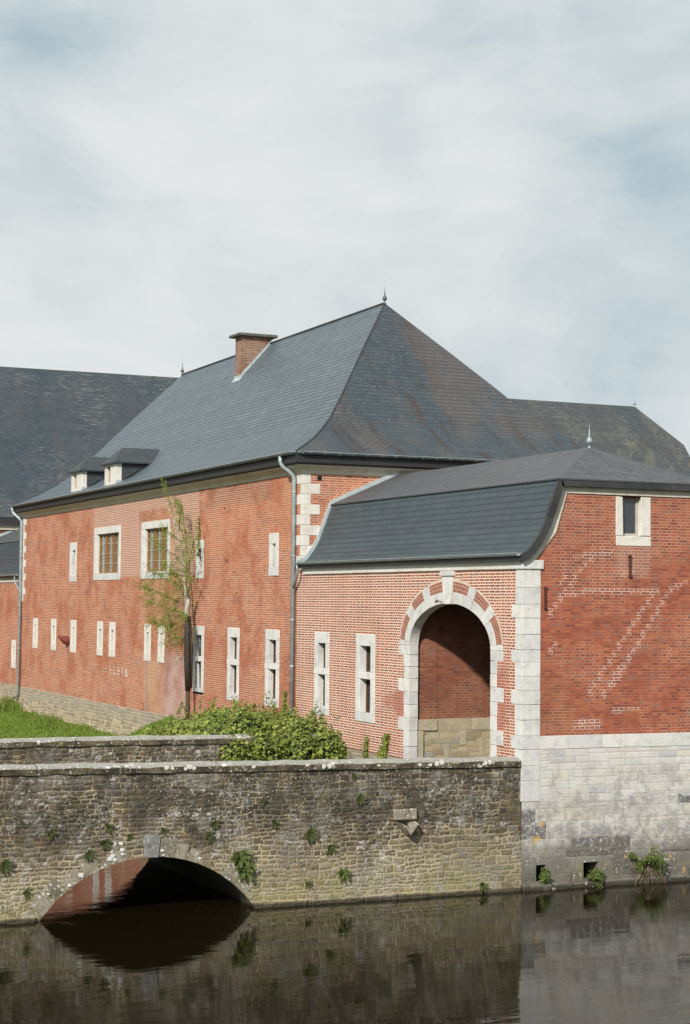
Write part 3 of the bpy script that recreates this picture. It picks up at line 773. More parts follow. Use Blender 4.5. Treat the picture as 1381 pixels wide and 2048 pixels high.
# ================================================================== roofs
def hip_roof(parent, x0, x1, y0, y1, runx, runy, prof, mats, name='roof', wob=.012, ns=24):
    """prof: (inset fraction, z). rings shrink towards the ridge (along Y). mats: west, south, east, north"""
    mb = MB(); vx = [0]; vy = [0]
    for (p, z), (q, w) in zip(prof, prof[1:]):
        vx.append(vx[-1]+sqrt(((q-p)*runx)**2+(w-z)**2)); vy.append(vy[-1]+sqrt(((q-p)*runy)**2+(w-z)**2))
    def strip(P0, P1, u0, u1, v0, v1, mi, seg):
        (a, b), (c, d) = P0, P1
        ns_ = seg; Vv = []; uv = []
        for k in range(ns_+1):
            t = k/ns_
            A = Vector(a).lerp(Vector(b), t); B = Vector(c).lerp(Vector(d), t)
            for Q in (A, B):
                if 0 < t < 1: Q.z += wob*noise.noise(Vector((Q.x*.5, Q.y*.5, Q.z)))*2
            Vv += [A, B]; uv += [(u0[0]+(u0[1]-u0[0])*t, v0), (u1[0]+(u1[1]-u1[0])*t, v1)]
        F = []; U = []
        for k in range(ns_):
            F.append((2*k, 2*k+2, 2*k+3, 2*k+1)); U.append((uv[2*k], uv[2*k+2], uv[2*k+3], uv[2*k+1]))
        mb.shared(Vv, F, mi, U)
    for i in range(len(prof)-1):
        (p, z), (q, w) = prof[i], prof[i+1]
        X0, X1, Y0, Y1 = x0+p*runx, x1-p*runx, y0+p*runy, y1-p*runy
        A0, A1, B0, B1 = x0+q*runx, x1-q*runx, y0+q*runy, y1-q*runy
        strip(((X0, Y1, z), (X0, Y0, z)), ((A0, B1, w), (A0, B0, w)), (-Y1, -Y0), (-B1, -B0), vx[i], vx[i+1], 0, ns)
        strip(((X0, Y0, z), (X1, Y0, z)), ((A0, B0, w), (A1, B0, w)), (X0, X1), (A0, A1), vy[i], vy[i+1], 1, 10)
        strip(((X1, Y0, z), (X1, Y1, z)), ((A1, B0, w), (A1, B1, w)), (Y0, Y1), (B0, B1), vx[i], vx[i+1], 2, 4)
        strip(((X1, Y1, z), (X0, Y1, z)), ((A1, B1, w), (A0, B1, w)), (-X1, -X0), (-A1, -A0), vy[i], vy[i+1], 3, 4)
    return mb.build(name, mats, parent)


def ring(mb, x0, x1, y0, y1, prof, seglen=None, jit=0.0, sides='WS', close=False):
    """sweep a profile (offset outward, z) along the west and south sides with mitred corners, in separate blocks"""
    def seg(side, a, b):
        j = rnd.uniform(-jit, jit); V = []
        for (d, z) in prof:
            d = d+j
            def pt(t):
                if side == 'W':
                    y = t
                    if t == y0: y = y0-d
                    if t == y1: y = y1+d
                    return (x0-d, y, z)
                if side == 'E':
                    y = t
                    if t == y0: y = y0-d
                    if t == y1: y = y1+d
                    return (x1+d, y, z)
                x = t
                if t == x0: x = x0-d
                if t == x1: x = x1+d
                return (x, y0-d, z) if side == 'S' else (x, y1+d, z)
            V += [pt(a), pt(b)]
        F = []; n = len(prof)
        for i in range(n-1):
            f = (2*i, 2*i+1, 2*i+3, 2*i+2)
            F.append(f if side in 'SE' else f[::-1])
        L = abs(b-a); acc = [0]
        for (d, z), (e, w) in zip(prof, prof[1:]): acc.append(acc[-1]+sqrt((d-e)**2+(z-w)**2))
        U = []
        for i in range(n-1):
            q = [(a, acc[i]), (b, acc[i]), (b, acc[i+1]), (a, acc[i+1])]; U.append(q if side in 'SE' else q[::-1])
        mb.shared(V, F, 0, U)
    for side in sides:
        a, b = (y0, y1) if side in 'WE' else (x0, x1)
        if not seglen: seg(side, a, b); continue
        t = a
        while t < b-1e-6:
            e = min(b, t+seglen*rnd.uniform(.75, 1.25)); e = b if b-e < seglen*.4 else e
            seg(side, t, e); t = e


# ------------------------------------------------------------------ main brick range
YM, YE, WX = 12.45, 45.5, 10.7
main = empty('brick_building', (0, YM, 0), 'long red brick range with steep slate hip roof, chimney and two small dormers', 'building')
holes = []
MW = [(20.69, 21.72, 20.93, 21.49), (17.43, 18.48, 17.65, 18.25), (14.13, 15.25, 14.39, 14.98)]
SU = [(36.3, 37.36, 36.52, 36.98, 6.83, 8.42, 7.06, 8.09), (20.83, 21.57, 21.06, 21.36, 6.83, 8.09, 7.09, 7.8), (14.28, 15.05, 14.52, 14.8, 6.86, 8.1, 7.08, 7.8)]
SL = [(42.45, 43.3, 42.74, 43.04), (39.32, 40.15, 39.58, 39.9), (36.16, 37.03, 36.45, 36.75), (32.35, 33.12, 32.57, 32.87), (30.68, 31.49, 30.92, 31.28), (26.32, 27.08, 26.56, 26.86), (24.78, 25.5, 25.0, 25.28)]
BW = [(30.17, 33.74, 30.42, 33.36), (24.35, 27.6, 24.58, 27.2)]
for w in MW: holes.append((w[0]+.04, w[1]-.04, 3.1, 5.26))
for w in SU: holes.append((w[0]+.04, w[1]-.04, w[4]+.04, w[5]-.04))
for w in SL: holes.append((w[0]+.04, w[1]-.04, 4.0, 5.24))
for w in BW: holes.append((w[0]+.04, w[1]-.04, 6.9, 8.85))
mb = MB()
wall_sheet(mb, 'A', 0, 12.82, YE, 2.1, 9.85, holes); wall_sheet(mb, 'A', 0, YM, 12.82, 6.9, 9.85)
wall_sheet(mb, 'B', YM, 0, WX, 1.8, 9.85, [(.42, .56, 9.52, 9.66)])
mb.quad((WX, YM, 1.8), (WX, YE, 1.8), (WX, YE, 9.85), (WX, YM, 9.85)); mb.quad((WX, YE, 1.8), (0, YE, 1.8), (0, YE, 9.85), (WX, YE, 9.85))
mb.build('wall', 'brick_main', main)
mb = MB(); wbox(mb, 'B', YM, .40, .58, 9.5, 9.68, -.02, -.2); mb.build('putlog_hole', 'hole_shade', main)
mb = MB()
for yy, zz_, s_ in [(18.6, 7.35, .07), (17.95, 6.98, .06), (17.7, 6.35, .05), (18.9, 9.0, .06)]: mb = MB(); wbox(mb, 'A', 0, yy, yy+s_*1.6, zz_, zz_+s_*.8, .006, -.02); mb.build('wall_pit', 'hole_shade', main)  # black patches painted as the shade of small pits
mb = MB(); mb.box(-.03, .3, 12.85, YE+.02, -.8, 2.2, bev=.02); mb.build('plinth', 'rubble_plinth', main, fixn=True)
for i, w in enumerate(MW):
    stone_window(main, 'A', 0, (w[0], w[1], 3.06 if i else 3.16, 5.3), (w[2], w[3], 3.28, 5.0), (4.15, 4.32), frame='wood_dark')
for w in SU: stone_window(main, 'A', 0, (w[0], w[1], w[4], w[5]), (w[2], w[3], w[6], w[7]), depth=.2)
for w in SL: stone_window(main, 'A', 0, (w[0], w[1], 3.97, 5.28), (w[2], w[3], 4.23, 4.98), depth=.2, mat='limestone_white')
for w in BW: stone_window(main, 'A', 0, (w[0], w[1], 6.86, 8.89), (w[2], w[3], 7.12, 8.63), frame='wood_brown', depth=.12, glassm='glass_curtain', bars=(6, 4, 1), label='wide window with brown timber casements in a pale stone surround')
PROF = [(-.40, 10.30), (-.2, 10.40), (.08, 10.535), (.52, 10.75), (1.08, 11.12), (1.58, 11.52), (2.32, 12.32), (2.86, 12.98), (3.78, 14.06), (5.35, 15.86)]
pr_ = [((x+.40)/5.75, z) for x, z in PROF]
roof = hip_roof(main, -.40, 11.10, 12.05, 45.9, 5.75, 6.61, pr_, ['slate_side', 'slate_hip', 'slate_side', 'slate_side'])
mb = MB(); mb.tube([(5.35, 18.66, 15.87), (5.35, 39.3, 15.87)], .05, 8)
mb.tube([(x, 12.05+(x+.4)*6.61/5.75, z+.005) for x, z in PROF], .028, 6)
mb.build('ridge_flashing', 'slate_dormer', roof)
finial(roof, (5.35, 18.66, 15.88), .66, 'zinc_dark'); finial(roof, (5.35, 39.3, 15.88), .66, 'zinc_dark')
mb = MB(); ring(mb, -.0, WX, YM, YE, [(.36, 10.29), (.365, 10.0), (.30, 9.95), (.22, 9.95)], 40, 0, 'WSEN'); mb.build('fascia', 'slate_fascia', main)
mb = MB(); ring(mb, 0, WX, YM, YE, [(.275, 9.96), (.27, 9.93), (.21, 9.885), (.12, 9.85), (.06, 9.80), (.035, 9.755), (.03, 9.72), (-.02, 9.72)], 1.3, .006, 'WS'); mb.build('cornice', 'limestone_warm', main)


def gutter(parent, pts, r=.07, brackets=.55, mat='zinc_dark'):
    mb = MB(); pts = [Vector(p) for p in pts]
    # half round trough with a rolled rim
    for a, b in zip(pts, pts[1:]):
        t = (b-a).normalized(); side = Vector((t.y, -t.x, 0)); L = (b-a).length; V = []; n = 8
        for q in (a, b):
            for j in range(n+1):
                an = pi*j/n; V.append(q+side*cos(an)*r+Vector((0, 0, -sin(an)*r)))
        mb.shared(V, [(j, j+1, n+2+j, n+1+j) for j in range(n)], 0)
    g = mb.build('gutter', [mat], parent)
    mb = MB()
    for a, b in zip(pts, pts[1:]):
        t = (b-a).normalized(); side = Vector((t.y, -t.x, 0)); L = (b-a).length
        sgn = 1
        for s_ in (-1, 1): mb.tube([a+side*r*s_, b+side*r*s_], .011, 6)
        k = int(L/brackets)
        for i in range(k):
            c = a+t*(i+.5)*L/k
            V = []
            for w in (-.014, .014):
                for j in range(7):
                    an = pi*j/6; V.append(c+t*w+side*cos(an)*(r+.006)+Vector((0, 0, -sin(an)*(r+.006))))
            mb.shared(V, [(j, j+1, 8+j, 7+j) for j in range(6)])
    mb.build('gutter_bracket', 'zinc', g)
    return g


gutter(main, [(-.45, 45.95, 10.29), (-.45, 12.28, 10.285), (-.22, 12.0, 10.285), (11.1, 12.0, 10.29)], .072, .42)


def pipe(parent, pts, r=.055, name='downpipe', collars=()):
    mb = MB(); mb.tube(pts, r, 12)
    p = mb.build(name, 'zinc', parent, smooth=True)
    for (x, y, z) in collars:
        mb = MB(); mb.lathe((x, y, z), [(r+.002, -.03), (r+.012, -.025), (r+.012, .025), (r+.002, .03)], 12)
        mb.build('pipe_collar', 'zinc', p, smooth=True)
    return p


pipe(main, [(-.45, 13.12, 10.24), (-.45, 13.12, 10.08), (-.43, 13.09, 10.0), (-.36, 13.06, 9.9), (-.22, 12.99, 9.79), (-.12, 12.93, 9.68), (-.10, 12.92, 9.55), (-.10, 12.92, 2.0)],
     .058, collars=[(-.10, 12.92, z) for z in (9.2, 7.4, 5.6, 4.3, 3.0)])
pipe(main, [(-.45, 45.75, 10.24), (-.45, 45.75, 10.1), (-.42, 45.7, 10.0), (-.2, 45.5, 9.75), (-.10, 45.42, 9.6), (-.10, 45.4, 1.9), (-.12, 45.5, 1.78), (-.2, 45.75, 1.70)],
     .066, collars=[(-.10, 45.4, z) for z in (8.0, 5.8, 3.9)])
# quoins of the two facade corners
def corner_quoins(parent, x, y, zt, zb, wide, nar, sy, h=.29, xin=None, mat='limestone_white'):
    mb = MB(); z = zt; k = 0
    while z > zb+.05:
        a = max(zb, z-h)
        wx, wy = (nar, wide) if k % 2 == 0 else (wide, nar)
        y0, y1 = (y-.012, y+wy) if sy > 0 else (y-wy, y+.012)
        mb.box(x-.012, x+wx+rnd.uniform(-.01, .02), y0, y1+rnd.uniform(-.01, .02)*0, a+.003, z-.003, 0, .007, .003); z = a; k += 1
    return mb.build('quoin', mat, parent, fixn=True)


corner_quoins(main, 0, YM, 9.72, 7.0, .50, .20, 1)
corner_quoins(main, 0, YE, 9.72, 6.0, .62, .28, -1, .31)
# dormers
def dormer(y0, y1):
    """small stone-fronted dormer; its cheeks and roof are slate"""
    d = MB(); zt = 11.32; zb = 10.40; xf = .0; ym = (y0+y1)/2
    o0, o1 = y0+(y1-y0)*.52, y0+(y1-y0)*.80
    d.box(xf-.02, xf+.18, y0, o0, zb, zt, 0, .01, .004); d.box(xf-.02, xf+.18, o1, y1, zb, zt, 0, .01, .004)
    d.box(xf-.018, xf+.18, o0, o1, 11.2, zt, 0, .004); d.box(xf-.03, xf+.18, o0, o1, zb, 10.56, 0, .004)
    for s_ in (0, 1):  # little arch shoulders
        a, b = (o0, o0+.12) if s_ == 0 else (o1, o1-.12)
        d.poly([(xf-.016, a, 11.2), (xf-.016, b, 11.2), (xf-.016, a, 11.10)])
    fr = d.build('dormer', 'limestone_white', main, fixn=True)
    c = MB(); c.box(xf+.08, xf+.12, o0, o1, 10.56, 11.2); c.build('shutter', 'wood_brown', fr)
    for yy, sg in ((y0+.01, -1), (y1-.01, 1)):
        c = MB()
        q = [(xf+.0, yy, 10.48), (1.40, yy, 11.34), (xf+.0, yy, zt)]
        if sg > 0: q.reverse()
        c.poly(q, tuple((p[0], p[2]) for p in q)); c.build('dormer_cheek', 'slate_dormer', fr)
    r = MB(); ov = .15; ze = zt-.03; zr = 11.90; xa = .42
    E = [(xf-ov, y0-ov, ze), (1.42, y0-ov, ze), (xf-ov, y1+ov, ze), (1.42, y1+ov, ze)]; R0 = (xa, ym, zr); R1 = (2.05, ym, zr)
    r.poly([E[0], E[1], R1, R0], ((0, 0), (1.5, 0), (2, 1), (.5, 1))); r.poly([E[3], E[2], R0, R1], ((0, 0), (1.5, 0), (2, 1), (.5, 1))); r.poly([E[2], E[0], R0], ((0, 0), (1.9, 0), (.95, .8)))
    for a, b in ((E[2], E[0]), (E[0], E[1]), (E[3], E[2])):
        r.quad((a[0], a[1], a[2]-.05), (b[0], b[1], b[2]-.05), b, a)
    r.poly([(E[0][0], E[0][1], ze-.05), (E[2][0], E[2][1], ze-.05), (E[3][0], E[3][1], ze-.05), (E[1][0], E[1][1], ze-.05)])
    r.build('dormer_roof', 'slate_dormer', fr)
    f = MB(); a = Vector((1.45, y0-ov-.03, ze+.02)); b = Vector((2.08, ym, zr+.03)); w = Vector((.13, -.02, .10))
    f.quad(a, a+w, b+w, b); f.quad((a.x-.02, a.y, a.z-.06), a+w, b+w, b)
    f.box(xf-.035, xf+.19, y0-.01, y0+.03, 10.5, 10.62); f.build('flashing', 'lead', fr)


dormer(30.80, 32.42); dormer(35.62, 37.28)
# chimney
mb = MB(); mb.box(4.20, 5.36, 28.85, 29.56, 14.2, 16.08); ch = mb.build('chimney', 'brick_chimney', main)
mb = MB(); mb.box(4.0, 5.58, 28.68, 29.78, 16.08, 16.19, 0, .02, .01); mb.build('chimney_cap', 'chimney_slab', ch, fixn=True)
mb = MB(); mb.quad((4.17, 28.82, 14.50), (5.40, 28.82, 15.90), (5.40, 28.82, 16.03), (4.17, 28.82, 14.66)); mb.quad((4.17, 28.82, 14.50), (4.17, 28.72, 14.52), (5.40, 28.72, 15.92), (5.40, 28.82, 15.90))
mb.quad((4.17, 29.6, 14.50), (4.17, 28.82, 14.50), (4.17, 28.82, 14.62), (4.17, 29.6, 14.62)); mb.quad((4.05, 29.6, 14.38), (4.05, 28.72, 14.38), (4.17, 28.72, 14.52), (4.17, 29.6, 14.52)); mb.build('flashing', 'lead', ch)
# rusty red cone-shaped spout
mb = MB(); mb.tube([(.02, 37.35, 4.42), (-.05, 37.35, 4.43), (-.16, 37.35, 4.47), (-.28, 37.33, 4.53), (-.40, 37.31, 4.60), (-.47, 37.30, 4.65)], [.18, .18, .165, .11, .05, .012], 12); mb.build('wall_spout', 'red_paint', main, smooth=True)
mb = MB(); mb.tube([(-.025, 26.75, 4.0), (-.03, 26.72, 3.0), (-.05, 26.7, 2.2), (-.06, 26.4, 1.2)], .012, 6); mb.build('cable', 'cable_grey', main)
# rows of broken letters of old pale paint under the slit windows
mb = MB()
for i in range(9):
    yy = 29.0+i*.52+rnd.uniform(-.08, .08)
    for k in range(3):
        wbox(mb, 'A', 0, yy+rnd.uniform(0, .2), yy+rnd.uniform(.22, .34), 3.32+k*.11+i*.01, 3.38+k*.11+rnd.uniform(0, .04), .003, -.01)
mb.build('brick_scars', 'limestone_warm', main)

# ------------------------------------------------------------------ gatehouse wing
gate = empty('gatehouse_wing', (0, 0, 0), 'low brick gatehouse wing with curved slate mansard roof and stone archway, standing in the moat', 'building')
GP = [(-.15, 7.15), (.0, 7.235), (.12, 7.33), (.32, 7.60), (.47, 7.88), (.61, 8.25), (.71, 8.53), (.84, 8.86)]
XR, ZR, GX = 2.88, 9.78, 5.76
AC, AA, AZ, AR = 3.49, 2.07, 5.09, 1.03      # arch opening: centre, half width, spring, rise
def ell(t, a, r): return AC+a*cos(t), AZ+r*sin(t)
PW = [(10.51, 11.52, 10.76, 11.29), (7.56, 8.74, 7.82, 8.48)]
gh = [(w[0]+.04, w[1]-.04, 3.1, 5.26) for w in PW]
EX, ER = 2.34, 1.29                      # outer line of the plain stone ring (the brick starts here)
mb = MB()
wall_sheet(mb, 'A', 0, 5.70, 12.82, 2.3, 6.9, gh)
wall_sheet(mb, 'A', 0, .15, 1.28, 1.9, 6.9)
N = 40
for i in range(N):
    ya = 1.28+(5.70-1.28)*i/N; yb = 1.28+(5.70-1.28)*(i+1)/N
    def top(y):
        c = (y-AC)/(EX-.1); return AZ+(ER-.1)*sqrt(max(0, 1-c*c)) if abs(c) < 1 else AZ
    za, zb_ = top(ya), top(yb)
    mb.poly([(0, ya, za), (0, ya, 6.9), (0, yb, 6.9), (0, yb, zb_)])
mb.build('wall', 'brick_porch', gate)
# south gable wall (brick), with the window hole under the cornice
mb = MB(); wall_sheet(mb, 'B', 0, .3, GX, 3.25, 7.1)
xsw = [.02, .12, .32, .47, .61, .71, .84, 1.6, 2.37, 3.22, 4.2, 4.92, 5.05, 5.15, 5.29, 5.44, 5.64, 5.74]
def gtop(x):
    x = min(x, GX-x)
    return pl_interp(GP, x)-.04 if x < .84 else 8.80
for a, b in zip(xsw, xsw[1:]):
    if a == 2.37:
        mb.poly([(a, 0, 7.1), (b, 0, 7.1), (b, 0, 7.46), (a, 0, 7.46)]); mb.poly([(a, 0, 8.5), (b, 0, 8.5), (b, 0, 8.8), (a, 0, 8.8)]); continue
    if gtop(a) > 7.1 or gtop(b) > 7.1: mb.poly([(a, 0, 7.1), (b, 0, 7.1), (b, 0, max(7.1, gtop(b))), (a, 0, max(7.1, gtop(a)))])
mb.poly([(GX, 0, -1), (GX, YM, -1), (GX, YM, 7.1), (GX, 0, 7.1)])
mb.build('gable_wall', 'brick_right', gate)
# pale ashlar base
mb = MB(); AH = [(.36, .60, .16, .52), (1.54, 1.92, .16, .52)]
wall_sheet(mb, 'B', 0, 0, GX, -1.2, 3.26, AH)
for h in AH:
    a, b, c, d = h; e = .5
    mb.quad((a, 0, c), (a, e, c), (a, e, d), (a, 0, d)); mb.quad((b, e, c), (b, 0, c), (b, 0, d), (b, e, d)); mb.quad((a, 0, d), (a, e, d), (b, e, d), (b, 0, d)); mb.quad((a, e, c), (a, 0, c), (b, 0, c), (b, e, c))
mb.build('stone_base', 'ashlar_wall', gate)
mb = MB(); mb.quad((0, 12.82, -1.2), (0, .3, -1.2), (0, .3, 2.31), (0, 12.82, 2.31)); mb.build('foot_wall', 'rubble_plinth', gate)
for h in AH: mb = MB(); mb.box(h[0]-.02, h[1]+.02, .5, .55, h[2]-.02, h[3]+.02); mb.build('drain_hole', 'hole_shade', gate)
mb = MB(); x = .445
for w in [.72, .86, .48, .42, .88, .95, .7, .6, .5]:
    if x >= GX: break
    mb.box(x+.003, min(GX, x+w)-.003, -.012, .2, 2.99, 3.278, 0, .006, .003); x += w
mb.build('stone_band', 'limestone', gate, fixn=True)
mb = MB(); x = 0
while x < GX:
    w = rnd.uniform(.7, 1.3); mb.box(x+.004, min(GX, x+w)-.004, -.09+rnd.uniform(-.015, .015), .1, -.9, .115+rnd.uniform(-.015, .01), 0, .02, .01); x += w
mb.build('foot_ledge', 'ashlar_wall', gate, fixn=True)
mb = MB(); zq = [6.87, 6.47, 6.11, 5.81, 5.46, 5.13, 4.86, 4.56, 4.25, 3.95, 3.62, 3.28, 2.99, 2.64, 2.33, 1.88]
wide = {6.11: 1, 5.13: 1, 4.25: 1, 3.28: 1}
for a, b in zip(zq, zq[1:]):
    w = .47 if a in wide else .31
    mb.box(-.014, .44, -.014, w, b+.003, a-.003, 0, .007, .004)
mb.box(-.05, .50, -.05, .45, 6.872, 7.07, 0, .012, .004)
mb.build('quoin', 'limestone', gate, fixn=True)
# arch surround
mb = MB()
def arcblock(t0, t1, ao, ro, d0=.016, d1=-.24, n=4):
    V = []; k = n+1
    for i in range(k):
        t = t0+(t1-t0)*i/n
        yi, zi = ell(t, AA, AR); yo, zo = ell(t, ao, ro)
        V += [(-d0, yi, zi), (-d0, yo, zo), (-d1, yo, zo), (-d1, yi, zi)]
    F = []
    for i in range(n):
        o = 4*i
        for q in range(4): F.append((o+q, o+(q+1) % 4, o+4+(q+1) % 4, o+4+q))
    F += [(0, 3, 2, 1), (4*n, 4*n+1, 4*n+2, 4*n+3)]
    mb.shared(V, F)
dg = pi/180
g_ = .12*dg
long_ = [(-.0, 5.0), (30, 40), (57.5, 66.5), (113.5, 122.5), (140, 150), (175, 180)]
short_ = [(5.0, 18), (18, 30), (40, 57.5), (66.5, 83.5), (96.5, 113.5), (122.5, 140), (150, 162), (162, 175)]
for a, b in long_: arcblock(a*dg+g_, b*dg-g_, 2.62, 1.56)
for a, b in short_: arcblock(a*dg+g_, b*dg-g_, EX, ER, .012)
# keystone with moulded cap
V = []
for d in (.05, -.24):
    V += [(-d, 3.49-.16, 6.10), (-d, 3.49+.16, 6.10), (-d, 3.49+.28, 6.74), (-d, 3.49-.28, 6.74)]
mb.shared(V, [(0, 1, 2, 3), (7, 6, 5, 4), (0, 4, 5, 1), (1, 5, 6, 2), (2, 6, 7, 3), (3, 7, 4, 0)])
mb.box(-.085, .1, 3.49-.33, 3.49+.33, 6.745, 6.865, 0, .015, .003)
# jambs
for side in (0, 1):
    z = 5.085; zs = [5.085, 4.85, 4.56, 4.27, 3.95, 3.64, 3.32, 3.0, 2.62, 2.3, 1.9]
    for a, b in zip(zs, zs[1:]):
        w = .58 if (a, b) in ((5.085, 4.85), (4.27, 3.95), (3.32, 3.0)) else .29
        w += rnd.uniform(-.02, .02)
        if side == 0: mb.box(-.014, .24, AC-AA-w, AC-AA, b+.003, a-.003, 0, .006, .004)
        else: mb.box(-.014, .24, AC+AA, AC+AA+w, b+.003, a-.003, 0, .006, .004)
mb.build('archway_surround', 'limestone', gate, fixn=True)
# brick voussoirs between the long stones
simple('arch_brick', (.36, .115, .07), .9, 0, .4, 6); simple('arch_mortar', (.66, .54, .45), .9, 0, .2, 10)
for a, b in [(5, 30), (40, 57.5), (66.5, 84.5), (95.5, 113.5), (122.5, 140), (150, 175)]:
    mb = MB(); bk = MB(); n = max(4, int((b-a)*dg*2.1/.075))
    for i in range(n):
        t0 = (a+(b-a)*i/n)*dg; t1 = (a+(b-a)*(i+1)/n)*dg; e = (t1-t0)*.10
        for (k0, k1) in ((.03, .30), (.36, .70), (.76, .97)):
            P = lambda t, k, d: (-d,)+ell(t, EX+(2.60-EX)*k, ER+(1.545-ER)*k)
            if (i+int(k0*10)) % 1 == 0:
                q = [P(t0+e, k0, .009), P(t1-e, k0, .009), P(t1-e, k1, .009), P(t0+e, k1, .009)]
                mb.poly(q); qb = [P(t0+e, k0, 0), P(t1-e, k0, 0), P(t1-e, k1, 0), P(t0+e, k1, 0)]
                for u in range(4): mb.poly([q[u], q[(u+1) % 4], qb[(u+1) % 4], qb[u]])
    m_ = 8
    for i in range(m_):
        t0 = (a+(b-a)*i/m_)*dg; t1 = (a+(b-a)*(i+1)/m_)*dg
        bk.poly([(-.004,)+ell(t0, EX-.02, ER-.02), (-.004,)+ell(t1, EX-.02, ER-.02), (-.004,)+ell(t1, 2.66, 1.60), (-.004,)+ell(t0, 2.66, 1.60)])
    vb = bk.build('arch_mortar_bed', 'arch_mortar', gate); mb.build('arch_bricks', 'arch_brick', vb, fixn=True)
mb = MB(); mb.tube([(-.05, 3.98, 6.20), (-.12, 3.95, 6.15), (-.15, 3.88, 6.13), (-.12, 3.82, 6.17), (-.08, 3.70, 6.14)], .013, 6); mb.build('iron_hook', 'rusty_iron', gate)
# cornice under the eave
mb = MB(); y = .42
while y < 12.35:
    w = rnd.uniform(.8, 1.5); e = min(12.36, y+w); mb.box(-.045, .1, y+.003, e-.003, 6.875, 7.062, 0, .01, .003); y = e
mb.build('cornice', 'limestone_white', gate, fixn=True)
mb = MB(); mb.box(-.155, -.06, -.12, YM, 7.05, 7.17); mb.box(-.10, .02, -.1, YM, 7.065, 7.10); mb.build('fascia', 'slate_fascia', gate)
for w in PW: stone_window(gate, 'A', 0, (w[0], w[1], 3.05, 5.3), (w[2], w[3], 3.28, 5.0), (4.15, 4.32), frame='wood_dark', depth=.19, mat='limestone')
# window of the south gable, dark pane close to the face, ragged jambs
mb = MB()
for (a, b, c, d) in [(2.34, 3.26, 7.42, 7.65), (2.34, 2.53, 7.652, 8.52), (2.99, 3.26, 7.652, 8.52)]: wbox(mb, 'B', 0, a, b, c, d, .014, -.25, 0, .012, .008)
gw = mb.build('window', 'limestone_white', gate, fixn=True)
mb = MB(); wbox(mb, 'B', 0, 2.53, 2.99, 7.65, 7.71, -.10, -.15); wbox(mb, 'B', 0, 2.925, 2.99, 7.71, 8.52, -.10, -.15); mb.build('window_frame', 'bar_grey', gw)
mb = MB(); wbox(mb, 'B', 0, 2.53, 2.925, 7.71, 8.53, -.12, -.14); mb.build('pane', 'glass', gw)
mb = MB(); wbox(mb, 'B', 0, 2.45, 3.05, 8.49, 8.53, 0, -.3); mb.build('lintel_shadow_board', 'wood_dark', gw)
# roof: curved steep part, gentle top, hipped at the south
def mansard(parent, y0, y1, hip_s, mat_steep, mat_gentle, wob=.012):
    st = MB(); ge = MB(); n = 26
    for sgn in (1, -1):
        acc = 0
        for (xa, za), (xb, zb) in zip(GP, GP[1:]):
            L = sqrt((xb-xa)**2+(zb-za)**2)
            Xa, Xb = (xa, xb) if sgn > 0 else (GX-xa, GX-xb); V = []; U = []
            for k in range(n+1):
                y = y0+(y1-y0)*k/n; w_ = wob*noise.noise(Vector((sgn, y*.6, za))) if 0 < k < n else 0
                V += [(Xa-w_*sgn, y, za), (Xb-w_*sgn, y, zb)]
            F = [(2*k+2, 2*k, 2*k+1, 2*k+3) if sgn > 0 else (2*k, 2*k+2, 2*k+3, 2*k+1) for k in range(n)]
            for k in range(n):
                ya = y0+(y1-y0)*k/n; yb = y0+(y1-y0)*(k+1)/n
                U.append(((yb, acc), (ya, acc), (ya, acc+L), (yb, acc+L)) if sgn > 0 else ((ya, acc), (yb, acc), (yb, acc+L), (ya, acc+L)))
            st.shared(V, F, 0, U); acc += L
    xa, za = GP[-1]; xe = xa-.05; ze = za+.0; L = sqrt((XR-xe)**2+(ZR-ze)**2); ya = y0+(2.15 if hip_s else 0)
    for sgn in (1, -1):
        X0 = xe if sgn > 0 else GX-xe
        q = [(X0, y1, ze), (X0, y0, ze), (XR, ya, ZR), (XR, y1, ZR)]; u = [(-y1, 0), (-y0, 0), (-ya, L), (-y1, L)]
        if sgn < 0: q.reverse(); u.reverse()
        ge.poly(q, tuple(u))
    # thin edge of the gentle slates
    ge.quad((xe, y1, ze-.03), (xe, y0, ze-.03), (xe, y0, ze), (xe, y1, ze))
    ge.quad((xe, y0, ze-.03), (xe, y1, ze-.03), (xa+.02, y1, ze-.03), (xa+.02, y0, ze-.03))
    if hip_s:
        ge.poly([(xe, y0, ze), (GX-xe, y0, ze), (XR, ya, ZR)], ((xe, 0), (GX-xe, 0), (XR, 2.3)))
        ge.quad((xe, y0, ze-.03), (GX-xe, y0, ze-.03), (GX-xe, y0, ze), (xe, y0, ze))
    r = st.build('roof', mat_steep, parent, smooth=False); t = ge.build('roof_crown', mat_gentle, r); return r


groof = mansard(gate, -.16, YM, True, 'slate_steep', 'slate_gentle')
finial(groof, (XR, 1.99, ZR+.0), .66)
# black slate verge and stone strip that follow the mansard curve on the gable
def verge(parent, pts, off0, off1, ya, yb, mat, name, seg=1):
    P = [Vector((x, z)) for x, z in pts]; n = len(P); nor = []
    for i in range(n):
        t = (P[min(i+1, n-1)]-P[max(i-1, 0)]).normalized(); nor.append(Vector((t.y, -t.x)))
    mb = MB(); O = [p+q*off0 for p, q in zip(P, nor)]; I = [p+q*off1 for p, q in zip(P, nor)]
    for i in range(0, n-1):
        a, b, c, d = O[i], O[i+1], I[i+1], I[i]
        V = [(a.x, ya, a.y), (b.x, ya, b.y), (c.x, ya, c.y), (d.x, ya, d.y), (a.x, yb, a.y), (b.x, yb, b.y), (c.x, yb, c.y), (d.x, yb, d.y)]
        mb.shared(V, [(0, 3, 2, 1), (4, 5, 6, 7), (0, 1, 5, 4), (1, 2, 6, 5), (2, 3, 7, 6), (3, 0, 4, 7)])
    return mb.build(name, mat, parent, fixn=True)
